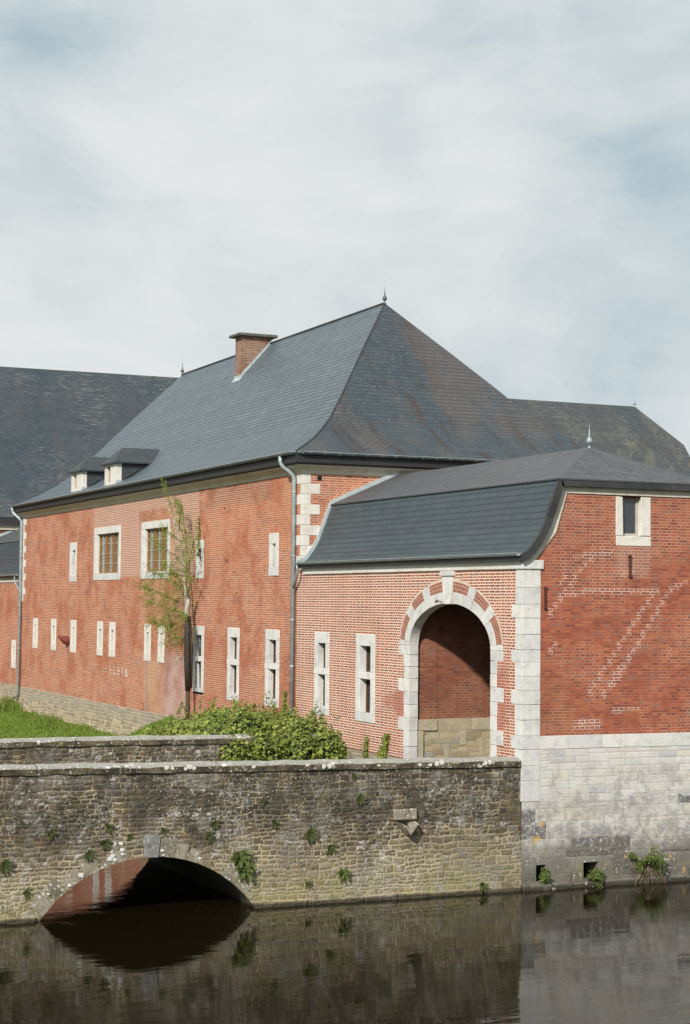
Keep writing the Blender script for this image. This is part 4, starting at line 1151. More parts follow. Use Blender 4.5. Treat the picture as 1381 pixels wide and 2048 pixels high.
VG = GP[:-1]+[(.80, 8.80), (.87, 8.84), (1.2, 8.85), (2.0, 8.85), (3.0, 8.85), (4.0, 8.85), (4.9, 8.85), (5.0, 8.6), (5.3, 7.88), (5.6, 7.35)]
verge(gate, VG, -.01, .155, -.15, -.05, 'slate_fascia', 'verge_board')
ST = [(.10, 7.09), (.24, 7.22), (.40, 7.40), (.54, 7.58), (.68, 7.74), (.76, 8.0), (.84, 8.25), (.91, 8.48), (.97, 8.66), (1.1, 8.69), (1.6, 8.69), (2.3, 8.69), (3.3, 8.69), (4.0, 8.69), (4.8, 8.69), (4.9, 8.4), (5.2, 7.7)]
verge(gate, ST, -.06, .14, -.03, .05, 'limestone_warm', 'verge_stone')
gutter(gate, [(-.21, YM-.05, 7.20), (-.21, -.17, 7.21)], .06, .6, 'zinc')
# lead strip where the wing's roof meets the main range
LV = [(x+.0, z+.06) for x, z in GP]+[(XR, ZR+.06)]
verge(gate, LV, -.06, .06, YM-.10, YM-.005, 'lead', 'flashing')
pipe(gate, [(-.20, 12.35, 7.14), (-.20, 12.36, 7.0), (-.18, 12.45, 6.85), (-.14, 12.72, 6.62), (-.10, 12.86, 6.52)], .04, 'drain_elbow')
# wall anchors
for (ax, z0, z1) in [(.545, 6.0, 6.50), (2.70, 6.73, 7.23)]:
    mb = MB(); mb.box(ax-.022, ax+.022, -.05, .0, z0+.05, z1-.05, 0, .006, .003); mb.box(ax-.04, ax+.035, -.055, 0, z1-.06, z1, 0, .008, .006); mb.box(ax-.03, ax+.045, -.055, 0, z0, z0+.06, 0, .008, .006); mb.build('wall_anchor', 'rusty_iron', gate, fixn=True)
# passage behind the archway
mb = MB()
mb.quad((.24, 5.66, 3.27), (5.6, 5.66, 3.27), (5.6, 5.66, 6.25), (.24, 5.66, 6.25)); mb.box(.30, .80, 5.645, 5.7, 3.27, 6.2)
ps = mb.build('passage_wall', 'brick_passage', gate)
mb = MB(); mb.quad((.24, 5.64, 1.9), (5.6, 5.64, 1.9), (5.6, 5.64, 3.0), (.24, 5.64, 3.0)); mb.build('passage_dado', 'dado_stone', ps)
mb = MB(); x = .82
for w in [.95, .55, .9, .8]: mb.box(x+.003, x+w-.003, 5.63, 5.7, 3.0, 3.285, 0, .005, .003); x += w
mb.box(.26, .80, 5.60, 5.7, 3.0, 3.27, 0, .005, .003); mb.box(.26, .42, 5.59, 5.7, 1.9, 2.99, 0, .01); mb.box(1.0, 1.14, 5.628, 5.7, 1.9, 2.6, 0, .004); mb.box(1.45, 1.62, 5.628, 5.7, 2.63, 2.98, 0, .004); mb.box(2.0, 2.12, 5.628, 5.7, 1.9, 2.8, 0, .004)
stone_mat('yellow_stone', (.42, .36, .24), (.50, .44, .31), (.24, .20, .13), darkamt=.5)
mb.build('passage_blocks', 'yellow_stone', ps, fixn=True)
mb = MB(); mb.quad((5.6, 1.2, 1.9), (5.6, 1.2, 6.25), (5.6, 5.66, 6.25), (5.6, 5.66, 1.9)); mb.quad((.24, 1.2, 1.9), (.24, 1.2, 6.25), (5.6, 1.2, 6.25), (5.6, 1.2, 1.9)); mb.quad((.24, 1.2, 6.25), (.24, 5.66, 6.25), (5.6, 5.66, 6.25), (5.6, 1.2, 6.25)); mb.quad((0.0, .5, 1.97), (5.6, .5, 1.97), (5.6, 5.66, 1.97), (0.0, 5.66, 1.97)); mb.build('passage_lining', 'darkened_lining', ps)  # dark lining keeps the passage in shade; end wall shuts out daylight

# ------------------------------------------------------------------ far linking wing and far range
link = empty('linking_wing', (0, YE, 0), 'low brick wing with mansard slate roof beyond the left downpipe, cut by the photo edge', 'building')
mb = MB(); wall_sheet(mb, 'A', 0, YE, 58.4, 2.1, 6.9, [(46.49, 47.24, 3.0, 4.2)]); mb.build('wall', 'brick_main', link)
mb = MB(); mb.box(-.03, .3, YE+.02, 58.4, -.8, 2.2); mb.build('plinth', 'rubble_plinth', link)
stone_window(link, 'A', 0, (46.45, 47.28, 2.96, 4.23), (46.7, 47.0, 3.22, 3.93), depth=.2, mat='limestone_white')
mb = MB(); mb.box(-.045, .1, YE, 58.4, 6.875, 7.062); mb.build('cornice', 'limestone_white', link)
mb = MB(); mb.box(-.155, -.06, YE, 58.4, 7.05, 7.17); mb.build('fascia', 'slate_fascia', link)
mansard(link, YE, 58.4, False, 'slate_steep', 'slate_gentle'); gutter(link, [(-.21, 58.3, 7.20), (-.21, YE+.1, 7.21)], .06, .6, 'zinc')
verge(link, LV, -.07, .07, 58.28, 58.39, 'lead', 'flashing')
pipe(link, [(-.20, 46.1, 7.14), (-.20, 46.05, 6.95), (-.15, 45.6, 6.6), (-.11, 45.42, 6.5)], .045, 'drain_elbow')

far = empty('rear_building', (0, 58.4, 0), 'long rear range whose dark slate roof rises behind the brick buildings on both sides', 'building')
mb = MB(); wall_sheet(mb, 'B', 58.4, -14, 48, 1.5, 9.85, [(1.3, 1.5, 9.2, 9.4)]); mb.poly([(48, 58.4, 1.5), (48, 74.4, 1.5), (48, 74.4, 10.3), (48, 68.6, 16.6), (48, 64.2, 16.6), (48, 58.4, 10.3)]); mb.poly([(-14, 58.4, 0), (-14, 74.4, 0), (-14, 74.4, 10.3), (-14, 66.4, 19.2), (-14, 58.4, 10.3)])
mb.build('wall', 'brick_main', far)
FP = [(58.0, 10.35), (58.8, 10.78), (59.7, 11.4), (60.5, 12.27), (66.4, 19.3)]
mb = MB(); acc = 0
for (ya, za), (yb, zb) in zip(FP, FP[1:]):
    L = sqrt((yb-ya)**2+(zb-za)**2)
    last = yb > 66
    segs = [(-14.3, 30, 0), (30, 46, 1)] if last else [(-14.3, 30, 0), (30, 48.4, 1)]
    for (x0, x1, mi) in segs:
        if last and mi == 1:
            k = (64.2-ya)/(yb-ya); zk = za+(zb-za)*k
            mb.poly([(30, ya, za), (48.4, ya, za), (48.4, 64.2, zk), (46, yb, zb), (30, yb, zb)], ((30, acc), (48.4, acc), (48.4, acc+L*k), (46, acc+L), (30, acc+L)), 1)
        else: mb.quad((x0, ya, za), (x1, ya, za), (x1, yb, zb), (x0, yb, zb), ((x0, acc), (x1, acc), (x1, acc+L), (x0, acc+L)), mi)
    acc += L
mb.quad((46, 66.4, 19.3), (-14.3, 66.4, 19.3), (-14.3, 74.8, 10.3), (48.4, 74.8, 10.3)); mb.poly([(48.4, 64.2, 16.68), (48.4, 68.5, 16.68), (46, 66.4, 19.3)])
fr_ = mb.build('roof', ['slate_far', 'slate_far_east'], far)
finial(fr_, (46, 66.4, 19.3), .9)
mb = MB(); mb.box(-14, 48, 58.03, 58.12, 9.93, 10.34); mb.build('fascia', 'slate_fascia', far)
mb = MB(); mb.box(-14, 48, 58.2, 58.42, 9.7, 9.94); mb.build('cornice', 'limestone_warm', far)

# ------------------------------------------------------------------ bridge
br = empty('stone_bridge', (-8, .03, 0), 'low stone arch bridge with lichen covered parapets crossing the moat to the archway', 'bridge')
BX0 = -16.9; BC, BA, BS = -8.27, 2.19, 1.11; BR = (BA*BA+BS*BS)/(2*BS); BZ = BS-BR
def batop(x, ex=0.0):
    r = BR+ex; dx = x-BC
    return BZ+sqrt(r*r-dx*dx) if abs(dx) < r else -9
def capz(x): return 2.63+(-x)*.0115+ .012*noise.noise(Vector((x*.6, 1, 2)))
def bridge_face(mb, Y, flip=False):
    xs = [BX0+(.06-BX0)*i/150 for i in range(151)]; xs = sorted(xs+[BC-BR*.999, BC+BR*.999])
    for a, b in zip(xs, xs[1:]):
        za, zb_ = max(-1.3, batop(a)), max(-1.3, batop(b))
        # gentle unevenness of the face
        def yy(x, z): return Y
        rows = 5
        for k in range(rows):
            p = [(a, Y, za+(capz(a)-za)*k/rows), (b, Y, zb_+(capz(b)-zb_)*k/rows), (b, Y, zb_+(capz(b)-zb_)*(k+1)/rows), (a, Y, za+(capz(a)-za)*(k+1)/rows)]
            p = [(q[0], q[1]+(.03*noise.noise(Vector((q[0]*.8, q[2]*.9, Y)))), q[2]) for q in p]
            if flip: p.reverse()
            mb.quad(*p)
mb = MB(); bridge_face(mb, .03); mb.quad((BX0, .48, 1.9), (BX0, .48, 2.62), (0, .48, 2.62), (0, .48, 1.9)); mb.build('parapet_wall', 'rubble_bridge', br, fixn=False)
FX1 = -1.9; FY0, FY1 = 6.58, 7.02
mb = MB(); mb.quad((BX0, FY0, 1.9), (FX1, FY0, 1.9), (FX1, FY0, 2.70), (BX0, FY0, 2.78)); mb.quad((FX1, FY0, 1.4), (FX1, FY1, 1.4), (FX1, FY1, 2.7), (FX1, FY0, 2.7))
xs = [BX0+(FX1-BX0)*i/120 for i in range(121)]
for a, b in zip(xs, xs[1:]):
    za, zb_ = max(-1.3, batop(a)), max(-1.3, batop(b)); mb.quad((b, FY1, zb_), (a, FY1, za), (a, FY1, 2.74), (b, FY1, 2.74))
mb.build('parapet_wall', 'rubble_bridge', br)
mb = MB(); n = 36
for i in range(n):
    t0 = -.25+(pi+.5)*i/n; t1 = -.25+(pi+.5)*(i+1)/n
    a = (BC+BR*cos(t0), BZ+BR*sin(t0)); b = (BC+BR*cos(t1), BZ+BR*sin(t1))
    if a[1] < -1.3 and b[1] < -1.3: continue
    mb.quad((a[0], .04, a[1]), (a[0], FY1, a[1]), (b[0], FY1, b[1]), (b[0], .04, b[1]))
mb.build('vault', 'vault_plaster', br, smooth=True)
mb = MB(); mb.quad((BX0, .4, 1.96), (0, .4, 1.96), (0, 6.7, 1.96), (BX0, 6.7, 1.96)); mb.quad((FX1-.1, 6.6, 1.965), (.05, 6.6, 1.965), (.05, 7.4, 1.965), (FX1-.1, 7.4, 1.965)); mb.build('roadway', 'deck_gravel', br)


def coping(parent, x0, x1, ya, yb, zf, seed):
    r_ = random.Random(seed); mb = MB(); x = x0
    while x < x1-.01:
        w = r_.uniform(1.7, 2.7); e = x1 if x1-x-w < .8 else x+w
        n = 12; prof = [(ya-.0, -.005), (ya-.045, .012), (ya-.05, .125), (ya-.01, .158), (ya+.20, .205), (yb-.02, .165), (yb+.05, .13), (yb+.045, .005)]
        dz = r_.uniform(-.008, .008); V = []; m = len(prof)
        for i in range(n+1):
            xx = x+.006+(e-x-.012)*i/n; z0 = zf(xx)+dz
            for j, (py_, pz_) in enumerate(prof):
                q = noise.noise(Vector((xx*2.3, py_*5, pz_*9+seed)))*.022+noise.noise(Vector((xx*9, py_*15, pz_*20)))*.010
                V.append((xx, py_+q*(1 if j in (1, 2, 3) else .4), z0+pz_+q*.8))
        F = [(i*m+j, (i+1)*m+j, (i+1)*m+(j+1) % m, i*m+(j+1) % m) for i in range(n) for j in range(m)]+[tuple(range(m)), tuple(n*m+j for j in range(m))[::-1]]
        mb.shared(V, F); x = e
    return mb.build('coping', 'coping_stone', parent, fixn=True)


coping(br, BX0, -.02, .03, .48, capz, 3)
coping(br, BX0, FX1, FY0, FY1, lambda x: 2.70+(-x)*.004, 11)
# voussoirs
mb = MB(); vb_ = MB(); r_ = random.Random(5); tS = math.asin((0-BZ)/BR)-.12; t = tS; tE = pi-tS
while t < tE-.01:
    dt = r_.uniform(.085, .15)
    if abs(t-pi/2) < .01+.06 and t < pi/2+.06: pass
    e = min(tE, t+dt)
    if e > pi/2-.055 and t < pi/2-.055: e = pi/2-.055
    if t >= pi/2-.056 and t < pi/2+.05: t = pi/2+.05; mb.build('voussoirs', 'voussoir_stone', br, fixn=True); mb = MB(); continue
    big_ = r_.random() < .62; h = r_.choice([.24, .30, .36]) if big_ else .15
    V = []
    for d in (-.002-r_.uniform(0, .012), .3):
        for (tt, rr) in ((t+.006, BR), (e-.006, BR), (e-.006-(.01 if big_ else 0), BR+h+r_.uniform(-.03, .03)), (t+.006, BR+h+r_.uniform(-.03, .03))):
            V.append((BC+rr*cos(tt), .03+d, BZ+rr*sin(tt)))
    (mb if big_ else vb_).shared(V, [(0, 1, 2, 3), (7, 6, 5, 4), (0, 4, 5, 1), (1, 5, 6, 2), (2, 6, 7, 3), (3, 7, 4, 0)]); t = e
vb_.build('arch_ring', 'rubble_bridge', br, fixn=True)
vs = mb.build('voussoirs', 'voussoir_stone', br, fixn=True)
mb = MB(); V = []
for d in (-.03, .3):
    for (tt, rr) in ((pi/2-.052, BR-.01), (pi/2+.048, BR-.01), (pi/2+.055, BR+.38), (pi/2+.03, BR+.44), (pi/2-.035, BR+.44), (pi/2-.06, BR+.37)): V.append((BC+rr*cos(tt), .03+d, BZ+rr*sin(tt)))
mb.shared(V, [(0, 1, 2, 3, 4, 5), (11, 10, 9, 8, 7, 6)]+[(i, (i+1) % 6, 6+(i+1) % 6, 6+i) for i in range(6)]); mb.build('keystone', 'key_stone', br, fixn=True)
# pale lichen rosettes on the arch stones and the coping face
simple('lichen_white', (.66, .66, .62), .9, 0, .15, 30)
for (lx, lz, lr, ly) in [(-9.89, .64, .04, 0), (-9.66, .82, .055, 0), (-9.10, 1.11, .06, 0), (-9.04, 1.17, .05, 0), (-9.0, 1.09, .045, 0), (-9.07, 1.24, .035, 0), (-8.88, 1.39, .05, 0), (-9.0, 1.39, .04, 0), (-8.86, 1.27, .055, 0), (-8.04, 1.22, .04, 0), (-8.02, 1.13, .025, 0),
                         (-7.26, 1.03, .035, 0), (-6.05, .71, .035, 0), (-10.3, .5, .03, 0), (-8.85, 1.19, .035, 0), (-7.99, 2.83, .05, 1), (-7.87, 2.82, .04, 1), (-7.52, 2.84, .06, 1), (-7.42, 2.81, .045, 1), (-7.60, 2.80, .04, 1), (-6.16, 2.80, .04, 1), (-4.63, 2.76, .05, 1), (-4.50, 2.77, .06, 1), (-3.4, 2.75, .03, 1), (-2.45, 2.74, .04, 1), (-2.05, 2.75, .06, 1), (-1.93, 2.77, .06, 1), (-2.2, 2.73, .04, 1), (-5.0, 2.80, .035, 1)]:
    mb = MB(); y_ = -.035 if ly else .004; n_ = 11; V = [(lx, y_-.004, lz)]
    for i in range(n_):
        q = lr*rnd.uniform(.7, 1.15); V.append((lx+q*cos(2*pi*i/n_), y_, lz+q*.85*sin(2*pi*i/n_)))
    for i in range(n_): V.append((V[i+1][0], y_+.03, V[i+1][2]))
    mb.shared(V, [(0, 1+i, 1+(i+1) % n_) for i in range(n_)]+[(1+i, 1+n_+i, 1+n_+(i+1) % n_, 1+(i+1) % n_) for i in range(n_)]); mb.build('lichen', 'lichen_white', br, fixn=True)
# foot ledge at the water
for (x0, x1) in ((BX0, -10.5), (-6.1, -.02)):
    x = x0; mb = MB()
    while x < x1-.05:
        w = rnd.uniform(.6, 1.3); e = min(x1, x+w); mb.box(x+.004, e-.004, -.07+rnd.uniform(-.02, .02), .1, -.9, .12+rnd.uniform(-.02, .015), 0, .025, .012); x = e
    mb.build('foot_ledge', 'rubble_bridge', br, fixn=True)
# stone water spout with a V-shaped throat
mb = MB(); sx, sz = -2.77, 1.44
V = [(sx-.22, .05, sz+.13), (sx, .05, sz-.14), (sx+.24, .05, sz+.14), (sx-.15, -.20, sz+.12), (sx+.02, -.24, sz-.12), (sx+.22, -.20, sz+.10), (sx-.02, -.20, sz+.10)]
mb.poly([V[0], V[1], V[4], V[3]]); mb.poly([V[1], V[2], V[5], V[4]]); mb.poly([V[3], V[4], (sx+.02, -.215, sz+.02)]); mb.poly([(sx+.02, -.215, sz+.02), V[4], V[5]])
mb.poly([(sx+.02, -.215, sz+.02), V[5], V[2], (sx+.06, .05, sz+.10)]); mb.poly([V[0], V[3], (sx+.02, -.215, sz+.02), (sx-.02, .05, sz+.02)])
mb.box(sx-.26, sx+.26, -.03, .1, sz+.17, sz+.40, 0, .02, .01)
sp = mb.build('water_spout', 'voussoir_stone', br); mb = MB(); mb.poly([(sx-.16, .015, sz+.135), (sx, .015, sz+.03), (sx+.10, .015, sz+.135)]); mb.build('spout_throat', 'hole_shade', sp)  # black triangle stands in for the shade in the throat

# ================================================================== vegetation
def leafquad(mb, p, n, size, mi=0, up=None, asp=.75):
    """a single folded leaf: two triangles pairs around a midrib"""
    n = n.normalized(); a = n.cross(Vector((rnd.uniform(-1, 1), rnd.uniform(-1, 1), rnd.uniform(-1, 1)))).normalized() if up is None else up
    b = n.cross(a).normalized(); L = size; w = size*asp*.5
    t = p+a*L; l = p+a*L*.45+b*w-n*w*.35; r = p+a*L*.45-b*w-n*w*.35
    i = len(mb.v); mb.v += [tuple(p), tuple(r), tuple(t), tuple(l)]; mb.f += [(i, i+1, i+2), (i, i+2, i+3)]; mb.uv += [((0, 0), (1, 0), (1, 1)), ((0, 0), (1, 1), (0, 1))]; mb.mi += [mi, mi]


def rv(): 
    while True:
        v = Vector((rnd.uniform(-1, 1), rnd.uniform(-1, 1), rnd.uniform(-1, 1)))
        if .05 < v.length < 1: return v.normalized()


def clump(mb, core, E, dens, size, droop=.3, holes=.30):
    for k, (x, y, z, rx, ry, rz) in enumerate(E):
        c = Vector((x, y, z)); area = 4*pi*((rx*ry)**1.6+(rx*rz)**1.6+(ry*rz)**1.6)**(1/1.6)/3**(1/1.6)
        for _ in range(int(area*dens)):
            d = rv(); nn = noise.noise(Vector((d.x*2.3+k, d.y*2.3, d.z*2.3)))+.5*noise.noise(Vector((d.x*6+k, d.y*6, d.z*6)))
            s = rnd.uniform(.76, 1.04)+nn*.42+(rnd.random()**6)*.22
            p = c+Vector((d.x*rx, d.y*ry, d.z*rz))*s
            if any(((p.x-a)/e)**2+((p.y-b)/f)**2+((p.z-g)/h)**2 < .55 for j, (a, b, g, e, f, h) in enumerate(E) if j != k): continue
            if noise.noise(p*3.2) < -.5+holes*.5 and rnd.random() < .6: continue
            if p.x > -.02: continue
            n = (Vector((d.x/rx, d.y/ry, d.z/rz)).normalized()+rv()*.75+Vector((-.2, -.2, .5))).normalized()
            a = (n.cross(rv())+Vector((0, 0, -droop))).normalized(); a = (a-n*a.dot(n)).normalized()
            leafquad(mb, p, n, size*rnd.choice([.45, .7, 1.0, 1.5])*rnd.uniform(.85, 1.15), 0, a, rnd.uniform(.6, 1.0))
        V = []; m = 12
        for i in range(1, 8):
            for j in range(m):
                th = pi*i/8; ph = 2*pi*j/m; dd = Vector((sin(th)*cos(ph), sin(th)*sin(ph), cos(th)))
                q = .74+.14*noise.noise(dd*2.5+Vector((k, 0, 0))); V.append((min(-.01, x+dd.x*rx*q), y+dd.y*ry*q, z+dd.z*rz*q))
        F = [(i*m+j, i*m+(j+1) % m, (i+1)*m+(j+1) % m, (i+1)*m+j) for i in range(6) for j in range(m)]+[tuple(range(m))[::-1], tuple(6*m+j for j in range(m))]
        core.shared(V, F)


def sprigs(mb, st, spots_, size):
    for (x, y, z, h, n) in spots_:
        p = Vector((x, y, z)); d = Vector((rnd.uniform(-.35, .2), rnd.uniform(-.3, .3), 1)).normalized(); pts = [p]
        for i in range(6): d = (d+rv()*.16).normalized(); p = p+d*h/6; pts.append(p)
        st.tube(pts, .008, 4, r1=.003)
        for i in range(n):
            q = pts[rnd.randrange(1, len(pts))]+rv()*h*.10
            leafquad(mb, q, (rv()+Vector((-.2, -.3, .6))).normalized(), size*rnd.uniform(.6, 1.1))


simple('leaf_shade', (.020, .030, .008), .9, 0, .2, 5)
bush = empty('ivy_bush', (-3, 7, 2.0), 'dense light green ivy bush sprawling over the end of the far parapet', 'bush')
mb = MB(); core = MB(); st = MB()
clump(mb, core, [(-3.55, 7.5, 2.95, .62, .8, .58), (-2.95, 7.3, 2.78, .62, .75, .52), (-2.3, 7.2, 2.78, .55, .65, .50), (-1.72, 7.1, 2.68, .42, .5, .42), (-4.15, 7.6, 2.72, .55, .8, .45),
     (-3.3, 6.62, 2.62, .52, .34, .42), (-4.05, 6.6, 2.55, .42, .26, .30), (-1.72, 6.62, 2.56, .42, .36, .42), (-2.45, 6.6, 2.58, .5, .34, .42), (-4.75, 7.6, 2.55, .45, .8, .28), (-1.55, 6.9, 2.45, .32, .5, .42),
     (-3.9, 8.4, 2.85, .6, .6, .5), (-3.0, 8.6, 2.75, .7, .6, .55), (-2.1, 8.3, 2.6, .6, .5, .5)], 600, .078)
sprigs(mb, st, [(rnd.uniform(-4.2, -1.4), rnd.uniform(6.9, 7.8), rnd.uniform(2.95, 3.25), rnd.uniform(.25, .45), 26) for _ in range(34)]+[(-1.5, 6.9, 2.7, .62, 30), (-1.75, 7.0, 2.9, .5, 30), (-2.6, 7.3, 3.1, .45, 26)], .07)
for _ in range(26):   # trailing strands over the parapet face
    x = rnd.uniform(-4.4, -1.5); y = 6.50; z = rnd.uniform(2.45, 2.65)
    for i in range(rnd.randrange(10, 24)): leafquad(mb, Vector((x+rnd.uniform(-.05, .05), y+rnd.uniform(-.05, .02), z-i*.02)), Vector((rnd.uniform(-.5, .3), -1, .4)), rnd.uniform(.05, .085), 0, Vector((rnd.uniform(-.4, .4), 0, -1)).normalized())
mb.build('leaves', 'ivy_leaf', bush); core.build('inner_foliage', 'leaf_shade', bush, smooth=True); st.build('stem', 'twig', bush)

cover = empty('ivy_cover', (-1, 17, 1.8), 'low mound of ivy spreading along the foot of the long brick wall', 'ivy')
mb = MB(); core = MB(); st = MB()
clump(mb, core, [(-1.1, 20.4, 1.75, .8, 1.5, .36), (-.8, 22.0, 1.68, .5, 1.0, .24), (-1.1, 18.0, 2.0, .9, 1.7, .50), (-1.3, 15.8, 2.2, 1.0, 1.6, .62), (-1.6, 13.8, 2.2, 1.1, 1.4, .60), (-2.0, 12.0, 2.2, 1.2, 1.2, .60), (-2.6, 10.4, 2.25, 1.2, 1.1, .62),
     (-.6, 15.0, 2.4, .5, 1.5, .55), (-.7, 17.2, 2.35, .5, 1.3, .45), (-.5, 12.6, 2.45, .4, .9, .5), (-.5, 11.0, 2.35, .4, 1.0, .45), (-1.4, 9.2, 2.2, .9, .9, .4)], 330, .10)
sprigs(mb, st, [(rnd.uniform(-1.6, -.3), rnd.uniform(10.5, 19), rnd.uniform(2.5, 2.75), rnd.uniform(.3, .6), 26) for _ in range(22)]+[(-.4, 13.7, 2.8, .8, 40), (-.3, 14.2, 2.7, .7, 34), (-.35, 12.2, 2.7, .6, 30), (-.3, 10.9, 2.6, .5, 28)], .085)
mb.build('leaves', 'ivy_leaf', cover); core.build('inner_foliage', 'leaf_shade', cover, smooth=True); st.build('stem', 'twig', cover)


def wall_ivy(label, Y, z0, h, w, X=0.0, lean=0.0, name='climbing_ivy', n=220):
    root = empty(name, (X-.03, Y, z0), label, 'ivy', 'small ivy plants climbing the brick walls'); mb = MB(); st = MB(); pts = []
    for i in range(7):
        t = i/6; pts.append((X-.03-.02*sin(t*5), Y+lean*t+.05*sin(t*7), z0+h*t))
    st.tube(pts, .012, 5, r1=.004)
    for _ in range(n):
        t = rnd.random()**1.3; ww = w*(1-t*.7)
        p = Vector((X-rnd.uniform(.02, .12), Y+lean*t+rnd.uniform(-ww, ww)+.08*noise.noise(Vector((t*4, Y, 0))), z0+h*t))
        leafquad(mb, p, Vector((-1, rnd.uniform(-.6, .4), rnd.uniform(0, .8))), rnd.uniform(.05, .09), 0, Vector((0, rnd.uniform(-.6, .6), -1)).normalized())
    mb.build('leaves', 'ivy_leaf', root); st.build('stem', 'twig', root)


wall_ivy('leafy ivy climbing the brick just left of the archway', 7.05, 2.1, .78, .30, lean=-.35, n=420)
wall_ivy('thin ivy strand rising from the ground left of the larger ivy beside the archway', 7.95, 2.1, .62, .12, n=150)
wall_ivy('short ivy tuft at the wall foot to the right of the bush', 9.35, 2.05, .35, .16, n=110)
wall_ivy('twin ivy sprays reaching up beside the sill of the mullioned window nearest the downpipe', 13.75, 2.5, 1.1, .16, lean=-.25, n=260)
wall_ivy('narrow ivy strand hanging on the brick seam above the upper slit window', 21.25, 7.6, 1.3, .14, n=150)


def birch():
    root = empty('birch_tree', (-.35, 21.2, 2.0), 'slender birch with sparse fresh leaves growing from a dark trunk against the brick wall', 'tree')
    t1 = MB(); t1.tube([(-.34, 21.17, 2.0), (-.35, 21.18, 2.6), (-.35, 21.2, 3.2)], [.085, .075, .075], 9); t1.build('trunk_base', 'bark_orange', root, smooth=True)
    t1 = MB(); t1.tube([(-.35, 21.2, 3.2), (-.36, 21.24, 4.0), (-.35, 21.27, 4.8), (-.36, 21.30, 5.6)], [.09, .11, .125, .10], 9); t1.tube([(-.30, 21.0, 3.3), (-.28, 21.06, 4.5), (-.31, 21.2, 5.6)], [.03, .04, .03], 6)
    t1.build('trunk', 'bark_dark', root, smooth=True)
    t2 = MB(); t2.tube([(-.37, 21.29, 5.45), (-.38, 21.33, 5.8), (-.36, 21.22, 6.25)], [.075, .09, .06], 9)
    main_ = [(-.38, 21.42, 5.8), (-.38, 21.52, 6.46), (-.40, 21.75, 7.28), (-.42, 21.99, 7.94), (-.45, 22.22, 8.44), (-.5, 22.8, 9.0), (-.55, 23.2, 9.45)]
    t2.tube(main_, [.045, .04, .034, .028, .022, .014, .006], 7); t2.build('upper_trunk', 'bark_white', root, smooth=True)
    lf = MB(); tw = MB()
    br_ = [([(-.38, 21.5, 6.2), (-.6, 21.7, 6.6), (-.9, 22.3, 6.9), (-1.05, 23.2, 7.0)], 1.2), ([(-.38, 21.55, 6.4), (-.7, 21.8, 7.0), (-.95, 22.6, 7.4)], 1.0), ([(-.36, 21.35, 5.7), (-.7, 22.0, 5.8), (-1.05, 23.2, 6.0), (-1.1, 24.0, 6.1)], 1.4),
           ([(-.36, 21.35, 5.9), (-.8, 22.3, 6.2), (-1.1, 23.6, 6.5), (-1.15, 24.3, 6.5)], 1.4), ([(-.36, 21.4, 5.5), (-.6, 22.3, 5.3), (-.85, 23.3, 5.3), (-.9, 24.0, 5.5)], 1.2), ([(-.36, 21.27, 4.75), (-.5, 21.7, 5.1), (-.6, 22.3, 5.4), (-.7, 22.6, 5.2)], 1.0),
           ([(-.37, 21.3, 4.9), (-.6, 22.0, 4.9), (-.75, 22.9, 4.7)], .9), ([(-.38, 21.5, 6.5), (-.4, 21.4, 7.3), (-.42, 21.4, 8.2), (-.5, 21.6, 8.8), (-.5, 21.9, 9.4)], 1.3), ([(-.4, 21.7, 7.2), (-.6, 22.2, 7.6), (-.9, 23.0, 7.9), (-.95, 23.7, 8.1)], .9),
           ([(-.42, 22.0, 8.0), (-.6, 22.6, 8.3), (-.8, 23.4, 8.5)], .7), ([(-.45, 22.2, 8.4), (-.5, 22.0, 8.9), (-.55, 22.2, 9.5)], .6), ([(-.5, 22.9, 9.1), (-.6, 23.4, 9.7), (-.65, 23.75, 10.1)], .35), ([(-.38, 21.4, 6.1), (-.5, 20.9, 6.4), (-.6, 20.5, 6.9)], .7),
           ([(-.38, 21.5, 6.6), (-.5, 20.9, 7.3), (-.5, 20.5, 8.0), (-.5, 20.4, 8.7)], .6), ([(-.37, 21.35, 5.7), (-.6, 21.0, 5.6), (-.7, 20.6, 5.5)], .6), ([(-.4, 21.6, 6.9), (-.8, 22.2, 7.0), (-1.2, 23.1, 7.0)], 1.0)]
    for pts, w in br_:
        P = [Vector((p[0]*.9-.02, 21.5+(p[1]-21.5)*(.84 if p[1] > 21.5 else 1), p[2])) for p in pts]; tw.tube(P, .014, 4, r1=.004); L = sum((b-a).length for a, b in zip(P, P[1:]))
        nt = int(L*15*w)+6
        for _ in range(nt):
            t = rnd.uniform(.15, 1)*(len(P)-1); i = min(int(t), len(P)-2); q = P[i].lerp(P[i+1], t-i)
            d = (Vector((rnd.uniform(-.8, .25), rnd.uniform(-.7, .9), rnd.uniform(-.6, .8)))).normalized(); ln = rnd.uniform(.25, .65)*w**.5; pts2 = [q]
            for k in range(5): d = (d+rv()*.2+Vector((0, 0, -.10))).normalized(); q = q+d*ln/5; q.x = min(q.x, -.06); pts2.append(q.copy())
            tw.tube(pts2, .0035, 3, r1=.0015, caps=False)
            for k in range(rnd.randrange(12, 24)):
                j = rnd.randrange(0, 6); c = pts2[j]+rv()*.05; c.x = min(c.x, -.04)
                leafquad(lf, c, rv()+Vector((-.3, -.3, .4)), rnd.uniform(.026, .052))
    tw.build('branches', 'twig', root); lf.build('leaves', 'birch_leaf', root)


birch()

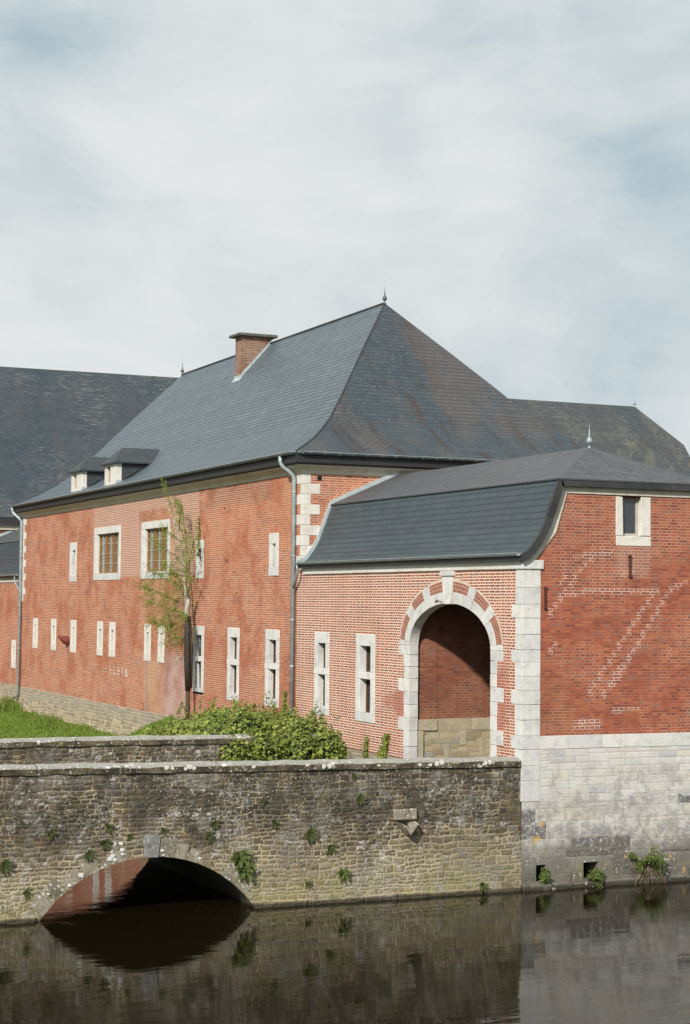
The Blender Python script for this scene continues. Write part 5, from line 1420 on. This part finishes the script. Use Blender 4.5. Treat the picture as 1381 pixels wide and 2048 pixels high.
# grass on the bank: nobody could count the blades
gm = MB(); gd = MB()
for _ in range(30000):
    y = 23+36*rnd.random()**1.1; x = -rnd.uniform(.02, 3.6)
    d = noise.noise(Vector((x*.9, y*.6, 3))); h = rnd.uniform(.05, .15)+max(0, d)*.12
    z = bank_h(x, y)-.02; dx = rnd.uniform(-.07, .07); dy = rnd.uniform(-.07, .07); w = rnd.uniform(.012, .026); a = rnd.uniform(0, pi)
    i = len(gm.v); gm.v += [(x-w*cos(a), y-w*sin(a), z), (x+w*cos(a), y+w*sin(a), z), (x+dx, y+dy, z+h)]; gm.f.append((i, i+1, i+2)); gm.uv.append(((0, 0), (1, 0), (.5, 1))); gm.mi.append(0 if rnd.random() < .94 else 1)
for (cx_, cy_, hh, n_) in [(-.3, 46.5, .75, 500), (-.5, 38.5, .42, 260), (-.9, 36.8, .32, 200), (-.25, 42.5, .25, 200), (-.4, 34.0, .25, 200)]:
    for _ in range(n_):
        x = min(-.03, cx_+rnd.gauss(0, .22)); y = cy_+rnd.gauss(0, .7); z = bank_h(x, y); h = hh*rnd.uniform(.3, 1); a = rnd.uniform(0, pi); w = .02; i = len(gm.v)
        gm.v += [(x-w*cos(a), y-w*sin(a), z), (x+w*cos(a), y+w*sin(a), z), (x+rnd.uniform(-.15, .1), y+rnd.uniform(-.15, .15), z+h)]; gm.f.append((i, i+1, i+2)); gm.uv.append(((0, 0), (1, 0), (.5, 1))); gm.mi.append(rnd.choice([0, 0, 1]))
o = gm.build('grass', ['grass_blade', 'dry_leaf']); tag(o, 'fresh green grass on the bank below the long brick wall', 'grass', kind='stuff')

# small ferns and tufts rooted in the joints of the bridge
def fern_mesh(k, n, r):
    mb = MB(); r_ = random.Random(k)
    for i in range(n):
        a = r_.uniform(0, 2*pi); el = r_.uniform(-.5, .6); d = Vector((cos(a), -abs(r_.uniform(.3, 1.0)), sin(a)*.8+el*.2)).normalized(); p = Vector((0, 0, 0))+Vector((r_.uniform(-.3, .3)*r, 0, r_.uniform(-.3, .3)*r)); L = r*r_.uniform(.5, 1.1)
        for s_ in range(5):
            q = p+d*L/5; side = d.cross(Vector((0, -1, .3))).normalized(); w = L*.16*(1-s_/6)
            leafquad(mb, p, Vector((r_.uniform(-.4, .4), -1, r_.uniform(0, .8))), L/5+w, 0, (d+side*.9).normalized(), .6); leafquad(mb, p, Vector((r_.uniform(-.4, .4), -1, r_.uniform(0, .8))), L/5+w, 0, (d-side*.9).normalized(), .6)
            leafquad(mb, p, Vector((r_.uniform(-.4, .4), -1, r_.uniform(0, .8))), L/4, 0, d, .5)
            p = q; d = (d+Vector((0, 0, -.16))).normalized()
    return mb


protos = []
FL = [(-11.15, 1.09, .15, 0, 'dark fern tuft on the bridge at the left photo edge'),
      (-10.73, .55, .09, 1, 'small olive tuft on the bridge just above the left foot of the arch'),
      (-10.28, 1.65, .11, 1, 'fern tuft high on the bridge wall, the leftmost above the arch shoulder'),
      (-9.52, 1.22, .12, 0, 'fern tuft hanging over the left arch stones'),
      (-9.13, 1.70, .12, 2, 'upper tuft of the pair left of the keystone'),
      (-9.20, 1.42, .13, 0, 'lower tuft of the pair left of the keystone, above the white lichen'),
      (-8.71, 1.53, .07, 1, 'tiny tuft close to the left side of the keystone'),
      (-8.03, 1.60, .10, 2, 'flat green tuft touching the top right of the keystone'),
      (-6.97, 1.70, .11, 0, 'round fern tuft above the right haunch of the arch'),
      (-7.08, 1.45, .11, 1, 'sparse tuft just below the round fern of the right haunch'),
      (-6.42, 1.00, .22, 3, 'largest leafy fern, spilling down the right end of the arch ring'),
      (-6.33, .76, .20, 3, 'lower half-hidden fern hanging directly under the largest one'),
      (-5.93, 2.12, .07, 1, 'tiny tuft high on the wall under the coping, right of the arch'),
      (-5.68, 1.63, .12, 2, 'pale tuft on a grey block between arch and middle ferns'),
      (-4.90, 1.42, .17, 0, 'broad dark fern in the middle of the bridge wall'),
      (-4.45, 1.10, .12, 1, 'fern tuft on a pale block, below and right of the broad dark fern'),
      (-4.17, .58, .14, 3, 'bright green tuft low on the wall between arch and water spout'),
      (-4.94, .38, .10, 2, 'yellowish tuft low on the wall near the water'),
      (-3.80, 2.09, .13, 0, 'dark fern tuft up left of the water spout'),
      (-.97, .17, .11, 3, 'green tuft on the foot ledge near the pale stone corner'),
      (-3.95, 2.55, .07, 1, 'tiny tuft in the top course of the bridge wall left of the spout')]
for k, (x, z, r, kind, lab) in enumerate(FL):
    yw = .02 if z > .2 else -.06
    root = empty('fern', (x, yw, z), lab, 'fern', 'small ferns rooted in the bridge wall')
    if kind >= len(protos) or protos[kind] is None:
        while len(protos) <= kind: protos.append(None)
        mb = fern_mesh(kind+3, [26, 15, 12, 30][kind], .15); o = mb.build('fronds', 'shrub_leaf' if kind == 3 else 'fern_leaf', None); o.location = (0, 0, 0)
        # rebuild at local origin
        me = o.data; off = o.location; protos[kind] = me
        xs_ = [v for v in mb.v]; mn = (min(p[0] for p in xs_)+max(p[0] for p in xs_))/2, (min(p[1] for p in xs_)+max(p[1] for p in xs_))/2, min(p[2] for p in xs_)
        for v in me.vertices: v.co.x += mn[0]; v.co.y += mn[1]; v.co.z += mn[2]
    else:
        o = bpy.data.objects.new('fronds', protos[kind]); COL.objects.link(o)
    o.parent = root; o.location = (0, 0, 0); o.scale = (r/.13,)*3; root.rotation_euler = (0, rnd.uniform(-.4, .4), 0)

# plants on the pale stone base
def base_plant(label, x, z, rx, rz, n, name='wall_shrub', roots=False, size=.07):
    root = empty(name, (x, -.02, z), label, 'plant', 'leafy plants at the foot of the pale stone wall'); mb = MB()
    for _ in range(n):
        a = rnd.uniform(0, 2*pi); q = sqrt(rnd.random()); p = Vector((x+rx*q*cos(a), -.03-rnd.uniform(0, .22)*(1-q*q)-.02, z+rz*q*sin(a)-(.0)))
        leafquad(mb, p, Vector((rnd.uniform(-.5, .5), -1, rnd.uniform(0, .9))), size*rnd.uniform(.6, 1.2), 0, Vector((rnd.uniform(-.7, .7), -.2, rnd.uniform(-1, .3))).normalized(), .8)
    mb.build('leaves', 'shrub_leaf', root)
    st = MB()
    if roots:
        for i in range(26):
            a = rnd.uniform(-.42, .5); st.tube([(x+a*.15, -.06, z-.05), (x+a*.5, -.16, z-.22), (x+a*.9, -.17, z-.40), (x+a*1.0+rnd.uniform(-.05, .05), -.14, -.06)], .007, 4, r1=.004)
    else: st.tube([(x, .2, z-.1), (x, -.05, z), (x+.02, -.12, z+.08)], .01, 5)
    simple('root_brown', (.22, .16, .10), .8) if 'root_brown' not in MATS else None
    st.build('roots' if roots else 'stem', 'root_brown', root)


base_plant('small leafy plant filling the narrow left drain hole', .52, .30, .10, .17, 150)
base_plant('leafy plant spilling from the wider right drain hole', 1.82, .24, .20, .14, 260)
base_plant('trailing sprig under the plant of the wider drain hole, just above the water', 1.85, .02, .06, .07, 40)
def rooted_shrub():
    x0, z0 = 3.12, .50
    root = empty('wall_shrub', (x0, -.02, z0), 'big straggly green shrub with bare hanging roots at the right above the water', 'plant', 'leafy plants at the foot of the pale stone wall')
    mb = MB(); st = MB(); o = Vector((x0, -.06, z0-.06))
    for k in range(46):
        a = rnd.uniform(-.15, pi+.15); L = rnd.uniform(.20, .42); d = Vector((cos(a)*1.05, -rnd.uniform(.15, .8), sin(a)*.85)).normalized(); p = o.copy(); pts = [p.copy()]
        for i in range(6): p = p+d*L/6; d = (d+Vector((0, 0, -.17))+rv()*.12).normalized(); pts.append(p.copy())
        st.tube(pts, .005, 4, r1=.002)
        for i in range(26):
            q = pts[rnd.randrange(2, 7)]+rv()*.045; q.y = min(q.y, -.03)
            leafquad(mb, q, Vector((rnd.uniform(-.6, .6), -1, rnd.uniform(-.1, .9))), rnd.uniform(.03, .07), 0, Vector((rnd.uniform(-.8, .8), -.3, rnd.uniform(-1, .2))).normalized(), rnd.uniform(.5, .8))
    for i in range(34):
        a = rnd.uniform(-.40, .52); st.tube([(x0+a*.12, -.05, z0-.04), (x0+a*.45+rnd.uniform(-.03, .03), -.15, z0-.2), (x0+a*.85, -.17, z0-.38), (x0+a*1.0+rnd.uniform(-.06, .06), -.13, -.04)], .006, 4, r1=.003)
    mb.build('leaves', 'shrub_leaf', root); simple('root_brown', (.26, .19, .12), .8) if 'root_brown' not in MATS else None; st.build('roots', 'root_brown', root)


rooted_shrub()
base_plant('pale dusty clump growing at the upper left edge of the big rooted shrub', 2.74, .63, .07, .06, 50)
